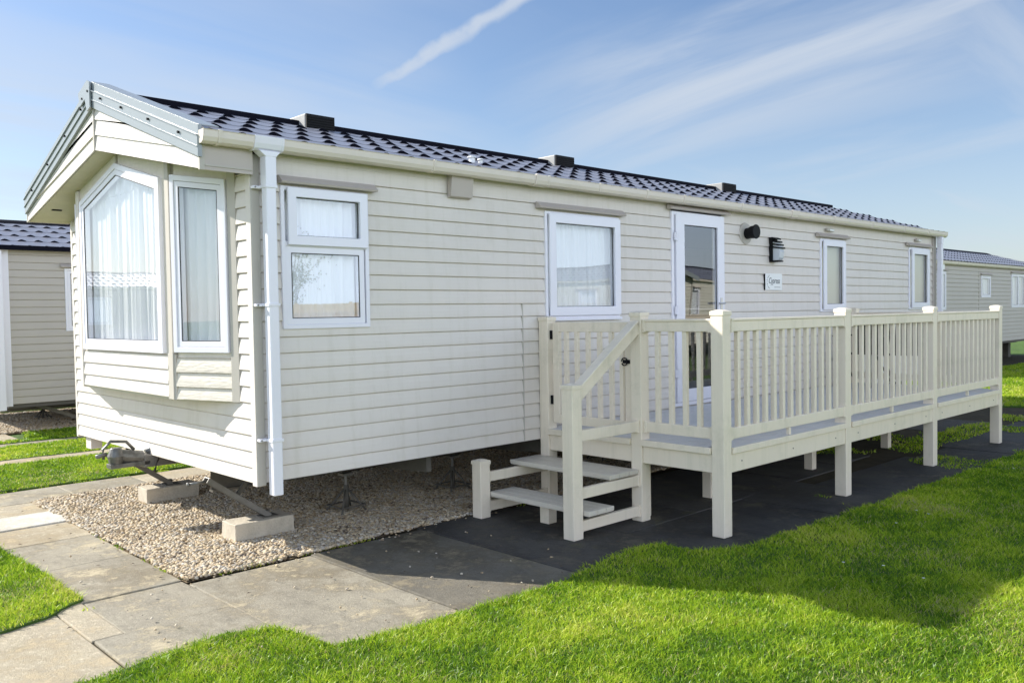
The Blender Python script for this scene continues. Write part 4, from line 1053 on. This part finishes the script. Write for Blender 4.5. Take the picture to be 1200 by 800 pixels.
def lawn_patch(corners,seed,z=.012):
    P=[]
    for i in range(len(corners)): P+=ragged(corners[i],corners[(i+1)%len(corners)],.03,seed)
    mb=MB(); mb.poly([(x,y,z) for x,y in P]); n=len(P)
    for i in range(n): mb.quad((*P[i],z),(*P[(i+1)%n],z),(*P[(i+1)%n],-.015),(*P[i],-.015))
    struct(mb.build('lawn',M['lawn'],fix=False)); return P
PL=lawn_patch([(-7,-.12),(-1.52,-.13),(-1.20,.0),(-1.08,.10),(-1.10,.8),(-1.12,1.75),(-1.14,3.36),(-7,3.36)],21)
PC_=lawn_patch([(-8,4.12),(14,4.14),(14,5.84),(-8,5.84)],22)
PD=lawn_patch([(-8,6.20),(14,6.20),(14,7.43),(-8,7.43)],23)
PE=lawn_patch([(-8,7.77),(14,7.77),(14,8.85),(.80,8.85),(.62,8.02),(-8,8.02)],24)
PF=lawn_patch([(-14,12.27),(16,12.27),(16,24),(-14,24)],25)
PR=lawn_patch([(13.3,-2.0),(60,-2.0),(60,2.2),(16.6,2.2),(16,8.8),(12.6,8.8),(12.6,-.4)],26)
# blades
def blades(name,regions,filt=None,**k):
    X=[];Y=[];Z=[]
    for (x0,x1,y0,y1,d,dmin,dmax) in regions:
        x,y,z=scatter(x0,x1,y0,y1,d,maxd=dmax); q=z>=dmin; x,y,z=x[q],y[q],z[q]
        if filt is not None: q=filt(x,y); x,y,z=x[q],y[q],z[q]
        X.append(x);Y.append(y);Z.append(z)
    x=np.concatenate(X);y=np.concatenate(Y);z=np.concatenate(Z)
    if len(x): grass_mesh(name,x,y,z,**k)
f_front=lambda x,y:inpoly(x,y+.01,FL_POLY)
blades('grass',[(-6,14,-7,-1,15000,0,5.2),(-4,16,-9,-1,7500,5.2,8.5),(0,22,-12,-1,3500,8.5,14),(8,34,-14,-1.9,1300,14,30)],f_front,zoff=.012)
fl=lambda P:(lambda x,y:inpoly(x,y,P))
blades('grass',[(-5,-1,-.2,3.4,11000,0,9)],fl(PL),zoff=.012)
blades('grass',[(-2.5,6,4.1,6,5500,0,16)],fl(PC_),zoff=.010,hmul=.75)
blades('grass',[(-2,6,6.1,7.6,3800,0,16)],fl(PD),zoff=.010,hmul=.75)
blades('grass',[(-2,7,7.6,8.9,3000,0,18)],fl(PE),zoff=.010,hmul=.75)
blades('grass',[(-2,10,12.2,18,1200,0,30)],fl(PF),zoff=.012,hmul=1.3)
blades('grass',[(12,34,-2.1,9,1400,0,40)],fl(PR),zoff=.012,hmul=1.2)
# moss and weeds in the shade below and past the deck
def weed(x,y):
    n=vnoise(x,y,1.6,31)+.35*vnoise(x,y,7,32)
    return (y>edge_y(x)) & (n>np.where(x>6.3,.74,1.2)-np.where((x>5.5)&(y>-1.45)&(y<-1.0),.14,0)) & ((x>2.4))
blades('weeds',[(2.3,13,-2.3,.6,1500,0,20)],weed,hmul=.7,zoff=.0)
# ragged sprigs at joints of the sunny paving
def joints(x,y):
    e=np.abs(y-0.02)<.025; e&=(x>-.5)&(x<1.0)
    e|=(np.abs(x+.5)<.02)&(y>.0)&(y<1.8); e|=(np.abs(x+1.10)<.035)&(y>-.1)&(y<1.9); e|=(np.abs(y-4.10)<.03)&(x<3)
    e|=(np.abs(y-edge_y(x)-.03)<.035)&(x<4)
    return e&(vnoise(x,y,9,33)>.55)
blades('weeds',[(-1.4,4,-2.3,4.2,5200,0,20)],joints,hmul=.55,zoff=.0)

# ---- gravel stones
def stones(name,x,y,z,rmin,rmax,zc=0.0):
    b=bmesh.new(); bmesh.ops.create_icosphere(b,subdivisions=1,radius=1); bv=np.array([v.co[:] for v in b.verts]); bf=np.array([[v.index for v in f.verts] for f in b.faces]); b.free()
    n=len(x); nv=len(bv); nf=len(bf)
    r=rng.uniform(rmin,rmax,n)**1.0; sc_=np.stack([rng.uniform(.8,1.35,n),rng.uniform(.7,1.1,n),rng.uniform(.45,.75,n)],1)*r[:,None]
    V=bv[None]*(1+rng.uniform(-.22,.22,(n,nv,1))); V=V*sc_[:,None,:]
    a=rng.uniform(0,6.283,n); t=rng.normal(0,.35,n); ca,sa=np.cos(a),np.sin(a); ct,st_=np.cos(t),np.sin(t)
    x1=V[...,0]*ct[:,None]-V[...,2]*st_[:,None]; z1=V[...,0]*st_[:,None]+V[...,2]*ct[:,None]; y1=V[...,1]
    V=np.stack([x1*ca[:,None]-y1*sa[:,None]+x[:,None],x1*sa[:,None]+y1*ca[:,None]+y[:,None],z1+(zc+rng.uniform(0,.010,n)+.012*(vnoise(x,y,2.5,44)))[:,None]],2).astype(np.float32)
    F_=(bf[None]+(np.arange(n)*nv)[:,None,None]).astype(np.int32)
    me=bpy.data.meshes.new(name); me.vertices.add(n*nv); me.vertices.foreach_set('co',V.ravel()); me.loops.add(n*nf*3); me.loops.foreach_set('vertex_index',F_.ravel())
    me.polygons.add(n*nf); me.polygons.foreach_set('loop_start',(np.arange(n*nf)*3).astype(np.int32)); me.update(calc_edges=True)
    me.polygons.foreach_set('use_smooth',[True]*(n*nf))
    rd=np.clip(rng.random(n)*.85+.3*(vnoise(x,y,6,51)-.35),0,1); at=me.attributes.new('rnd','FLOAT','POINT'); at.data.foreach_set('value',np.repeat(rd,nv).astype(np.float32))
    me.materials.append(M['stone']); o=bpy.data.objects.new(name,me); COL.objects.link(o); return struct(o,'stuff')
GP=[]
for i in range(len(GRAV)): GP+=ragged(GRAV[i],GRAV[(i+1)%len(GRAV)],.018,41,9)
x,y,z=scatter(-.55,5.5,-.03,3.5,5000,side=1.0); q=inpoly(x,y,GP)&((y<2.4)|(x<2.2)); x,y,z=x[q],y[q],z[q]
stones('gravel',x,y,z,.008,.0200,zc=.002)
x,y,z=scatter(.3,6,8.97,12.0,1500); stones('gravel',x,y,z,.014,.026,zc=.002)
# strays on the paving
x,y,z=scatter(-1.1,1.6,-1.6,1.7,9); stones('gravel',x,y,z,.005,.011,zc=.005)
x,y,z=scatter(-.7,3.2,-.12,.02,120); stones('gravel',x,y,z,.006,.012,zc=.004)
mb=MB(); rr=random.Random(77)
for k in range(70):
    x=rr.uniform(-1.3,2.2); y=rr.uniform(-1.6,.0) if rr.random()<.7 else rr.uniform(0,3.3)
    if y>0: x=rr.uniform(-1.05,-.5)
    a=rr.uniform(0,6.28); l=rr.uniform(.008,.02); d=Vector((math.cos(a)*l,math.sin(a)*l,.0)); q=Vector((-d.y,d.x,0))*rr.uniform(.15,.5); c=Vector((x,y,.012)); up=Vector((0,0,.004))
    mb.quad(c-d,c+q+up,c+d,c-q+up)
struct(mb.build('leaf_litter',M['bark'],fix=False),'stuff')
# tiny daisies in the shaded lawn
mb=MB(); rr=random.Random(5)
for k in range(34):
    x=rr.uniform(2.5,8.5); y=rr.uniform(-5,-2.5); z=.05
    for j in range(6):
        t=j*math.pi/3; c=Vector((x,y,z)); a=Vector((math.cos(t),math.sin(t),.2))*.011; b=Vector((-math.sin(t),math.cos(t),0))*.004
        mb.quad(c,c+a*.6+b,c+a,c+a*.6-b)
struct(mb.build('daisies',M['plaque'],fix=False),'stuff')

# =================================================================== LIGHT, SKY, CAMERA
SD=Vector((-2.22,3.53,2.78)).normalized()      # towards the sun
ELEV=math.asin(SD.z); AZ=math.atan2(SD.x,SD.y)
sun=bpy.data.lights.new('sun','SUN'); sun.energy=4.0; sun.angle=R(.55); sun.color=(1,.955,.87)
so_=bpy.data.objects.new('sun',sun); COL.objects.link(so_); so_.rotation_euler=SD.to_track_quat('Z','Y').to_euler(); so_.location=SD*50
w=bpy.data.worlds.new('World'); sc.world=w; w.use_nodes=True; nt=w.node_tree; N=nt.nodes; L=nt.links
bg=N['Background']; bg.inputs['Strength'].default_value=.125
sky=N.new('ShaderNodeTexSky'); sky.sky_type='NISHITA'; sky.sun_disc=False; sky.sun_elevation=ELEV; sky.sun_rotation=AZ; sky.altitude=10; sky.air_density=1.0; sky.dust_density=.7; sky.ozone_density=3.0
tc=N.new('ShaderNodeTexCoord')
def vm(op,a,b=None,v=None):
    n=N.new('ShaderNodeVectorMath'); n.operation=op
    L.new(a,n.inputs[0]) 
    if b is not None: L.new(b,n.inputs[1])
    if v is not None: n.inputs[1].default_value=v
    return n
def mt(op,a,b=None,c=None,clamp=False):
    n=N.new('ShaderNodeMath'); n.operation=op; n.use_clamp=clamp
    for i,q in enumerate((a,b,c)):
        if q is None: continue
        if isinstance(q,(int,float)): n.inputs[i].default_value=q
        else: L.new(q,n.inputs[i])
    return n.outputs[0]
def mrange(x,a,b,c=0,d=1):
    n=N.new('ShaderNodeMapRange'); n.interpolation_type='SMOOTHSTEP'
    for i,q in zip((1,2,3,4),(a,b,c,d)): n.inputs[i].default_value=q
    L.new(x,n.inputs[0]); return n.outputs[0]
dirv=vm('NORMALIZE',tc.outputs['Generated']).outputs[0]
sep=N.new('ShaderNodeSeparateXYZ'); L.new(dirv,sep.inputs[0])
# project onto a flat cloud deck
zz=mt('MAXIMUM',sep.outputs[2],.03); inv=mt('DIVIDE',1.0,mt('ADD',zz,.10))
sc3=vm('SCALE',dirv); L.new(inv,sc3.inputs['Scale'])
mp=N.new('ShaderNodeMapping'); mp.inputs['Rotation'].default_value=(0,0,R(-18)); mp.inputs['Scale'].default_value=(.22,1.15,.3); L.new(sc3.outputs[0],mp.inputs[0])
cn=N.new('ShaderNodeTexNoise'); cn.inputs['Scale'].default_value=1.15; cn.inputs['Detail'].default_value=9; cn.inputs['Roughness'].default_value=.58; cn.inputs['Distortion'].default_value=.5; L.new(mp.outputs[0],cn.inputs['Vector'])
mp2=N.new('ShaderNodeMapping'); mp2.inputs['Scale'].default_value=(.35,.5,.3); mp2.inputs['Location'].default_value=(3.1,1.7,0); L.new(sc3.outputs[0],mp2.inputs[0])
cn2=N.new('ShaderNodeTexNoise'); cn2.inputs['Scale'].default_value=1.0; cn2.inputs['Detail'].default_value=4; L.new(mp2.outputs[0],cn2.inputs['Vector'])
cl=mt('MULTIPLY',mrange(cn.outputs['Fac'],.34,.70),mrange(cn2.outputs['Fac'],.28,.52))
# contrail: thin band along a great circle
F3=np.array([math.cos(YAW)*math.cos(PIT),math.sin(YAW)*math.cos(PIT),math.sin(PIT)]); R3=np.array([math.sin(YAW),-math.cos(YAW),0]); U3=np.cross(R3,F3)
cr,sr=math.cos(ROL),math.sin(ROL); RR=R3*cr+U3*sr; UU=U3*cr-R3*sr
def dpix(px,py): d=F3+RR*(px-600)/1012-UU*(py-400)/1012; return d/np.linalg.norm(d)
def trail(p0,p1,width,op,fa=.05):
    a=dpix(*p0); b=dpix(*p1); n_=np.cross(a,b); n_/=np.linalg.norm(n_); t_=(b-a*(a@b)); t_/=np.linalg.norm(t_); ang=math.acos(a@b)
    wob=N.new('ShaderNodeTexNoise'); wob.inputs['Scale'].default_value=26; wob.inputs['Detail'].default_value=6; L.new(dirv,wob.inputs['Vector'])
    d=mt('ADD',vm('DOT_PRODUCT',dirv,v=tuple(n_)).outputs['Value'],mt('MULTIPLY',mt('SUBTRACT',wob.outputs['Fac'],.5),width*1.5))
    s=vm('DOT_PRODUCT',dirv,v=tuple(t_)).outputs['Value']
    prof=mrange(mt('ABSOLUTE',d),width*.15,width,1,0)
    al=mt('MULTIPLY',mrange(s,-.01,fa),mrange(s,math.sin(ang)+.30,math.sin(ang)+.45,1,0))
    return mt('MULTIPLY',mt('MULTIPLY',prof,al),mt('MULTIPLY',mrange(wob.outputs['Fac'],.2,.6,.35,1),op))
tr=trail((428,110),(612,-2),.0125,.75)
tr2=mt('MULTIPLY',trail((560,160),(735,92),.014,.16),1)
tr3=trail((314,20),(330,12),.0020,.5,.01)
hz=mrange(sep.outputs[2],0,.30,.45,0)
def veil(p0,p1,width,op,seed):
    a=dpix(*p0); b=dpix(*p1); n_=np.cross(a,b); n_/=np.linalg.norm(n_); t_=(b-a*(a@b)); t_/=np.linalg.norm(t_)
    d=vm('DOT_PRODUCT',dirv,v=tuple(n_)).outputs['Value']; s_=vm('DOT_PRODUCT',dirv,v=tuple(t_)).outputs['Value']; c_=vm('DOT_PRODUCT',dirv,v=tuple(a)).outputs['Value']
    cb=N.new('ShaderNodeCombineXYZ'); L.new(mt('MULTIPLY',s_,2.4),cb.inputs[0]); L.new(mt('MULTIPLY',d,17.0),cb.inputs[1]); cb.inputs[2].default_value=seed
    q=N.new('ShaderNodeTexNoise'); q.inputs['Scale'].default_value=1.0; q.inputs['Detail'].default_value=10; q.inputs['Roughness'].default_value=.55; q.inputs['Distortion'].default_value=.35; L.new(cb.outputs[0],q.inputs['Vector'])
    pr=mrange(mt('ABSOLUTE',mt('ADD',d,mt('MULTIPLY',mt('SUBTRACT',q.outputs['Fac'],.5),width*1.2))),width*.1,width,1,0)
    return mt('MULTIPLY',mt('MULTIPLY',pr,mrange(s_,-.05,.30)),mt('MULTIPLY',mrange(q.outputs['Fac'],.30,.62,.25,1),op))
vl=mt('MAXIMUM',veil((520,215),(1100,30),.115,.80,1.3),mt('MAXIMUM',veil((700,255),(1180,150),.055,.55,4.1),veil((600,120),(820,62),.03,.35,7.7)))
tot=mt('MAXIMUM',mt('MAXIMUM',mt('MAXIMUM',mt('MULTIPLY',cl,.62),vl),tr),mt('MAXIMUM',tr2,hz))
skys=vm('MULTIPLY',sky.outputs[0],v=(.60,.59,.60)).outputs[0]
mx=N.new('ShaderNodeMix'); mx.data_type='RGBA'; L.new(tot,mx.inputs[0]); L.new(skys,mx.inputs[6]); mx.inputs[7].default_value=(2.45,2.70,3.05,1)
# bank added low behind the camera, unseen sky glow filling the shaded wall
az_=vm('DOT_PRODUCT',dirv,v=(-.35,-.937,0)).outputs['Value']
bn=N.new('ShaderNodeTexNoise'); bn.inputs['Scale'].default_value=2.6; bn.inputs['Detail'].default_value=7; L.new(dirv,bn.inputs['Vector'])
top=mt('ADD',sep.outputs[2],mt('MULTIPLY',mt('SUBTRACT',bn.outputs['Fac'],.5),.35))
fill_bank=mt('MULTIPLY',mrange(az_,.0,.65),mrange(top,.30,.58,1,0))
fill_bank=mt('MULTIPLY',fill_bank,mrange(bn.outputs['Fac'],.25,.6,.55,1))
mx2=N.new('ShaderNodeMix'); mx2.data_type='RGBA'; L.new(fill_bank,mx2.inputs[0]); L.new(mx.outputs[2],mx2.inputs[6]); mx2.inputs[7].default_value=(8.4,9.45,11.3,1)
L.new(mx2.outputs[2],bg.inputs[0])

cam=bpy.data.cameras.new('camera'); co=bpy.data.objects.new('camera',cam); COL.objects.link(co)
cam.sensor_width=36; cam.lens=36*1012/1200; cam.clip_end=1500; cam.clip_start=.05
Fv,Rv,Uv=Vector(F3),Vector(RR),Vector(UU)
mw=Matrix(((Rv.x,Uv.x,-Fv.x,CX),(Rv.y,Uv.y,-Fv.y,CY),(Rv.z,Uv.z,-Fv.z,CZ),(0,0,0,1))); co.matrix_world=mw
sc.camera=co
sc.view_settings.view_transform='Standard'; sc.view_settings.look='None'; sc.view_settings.gamma=1; sc.view_settings.exposure=1.1
sc.cycles.max_bounces=10; sc.cycles.transparent_max_bounces=16
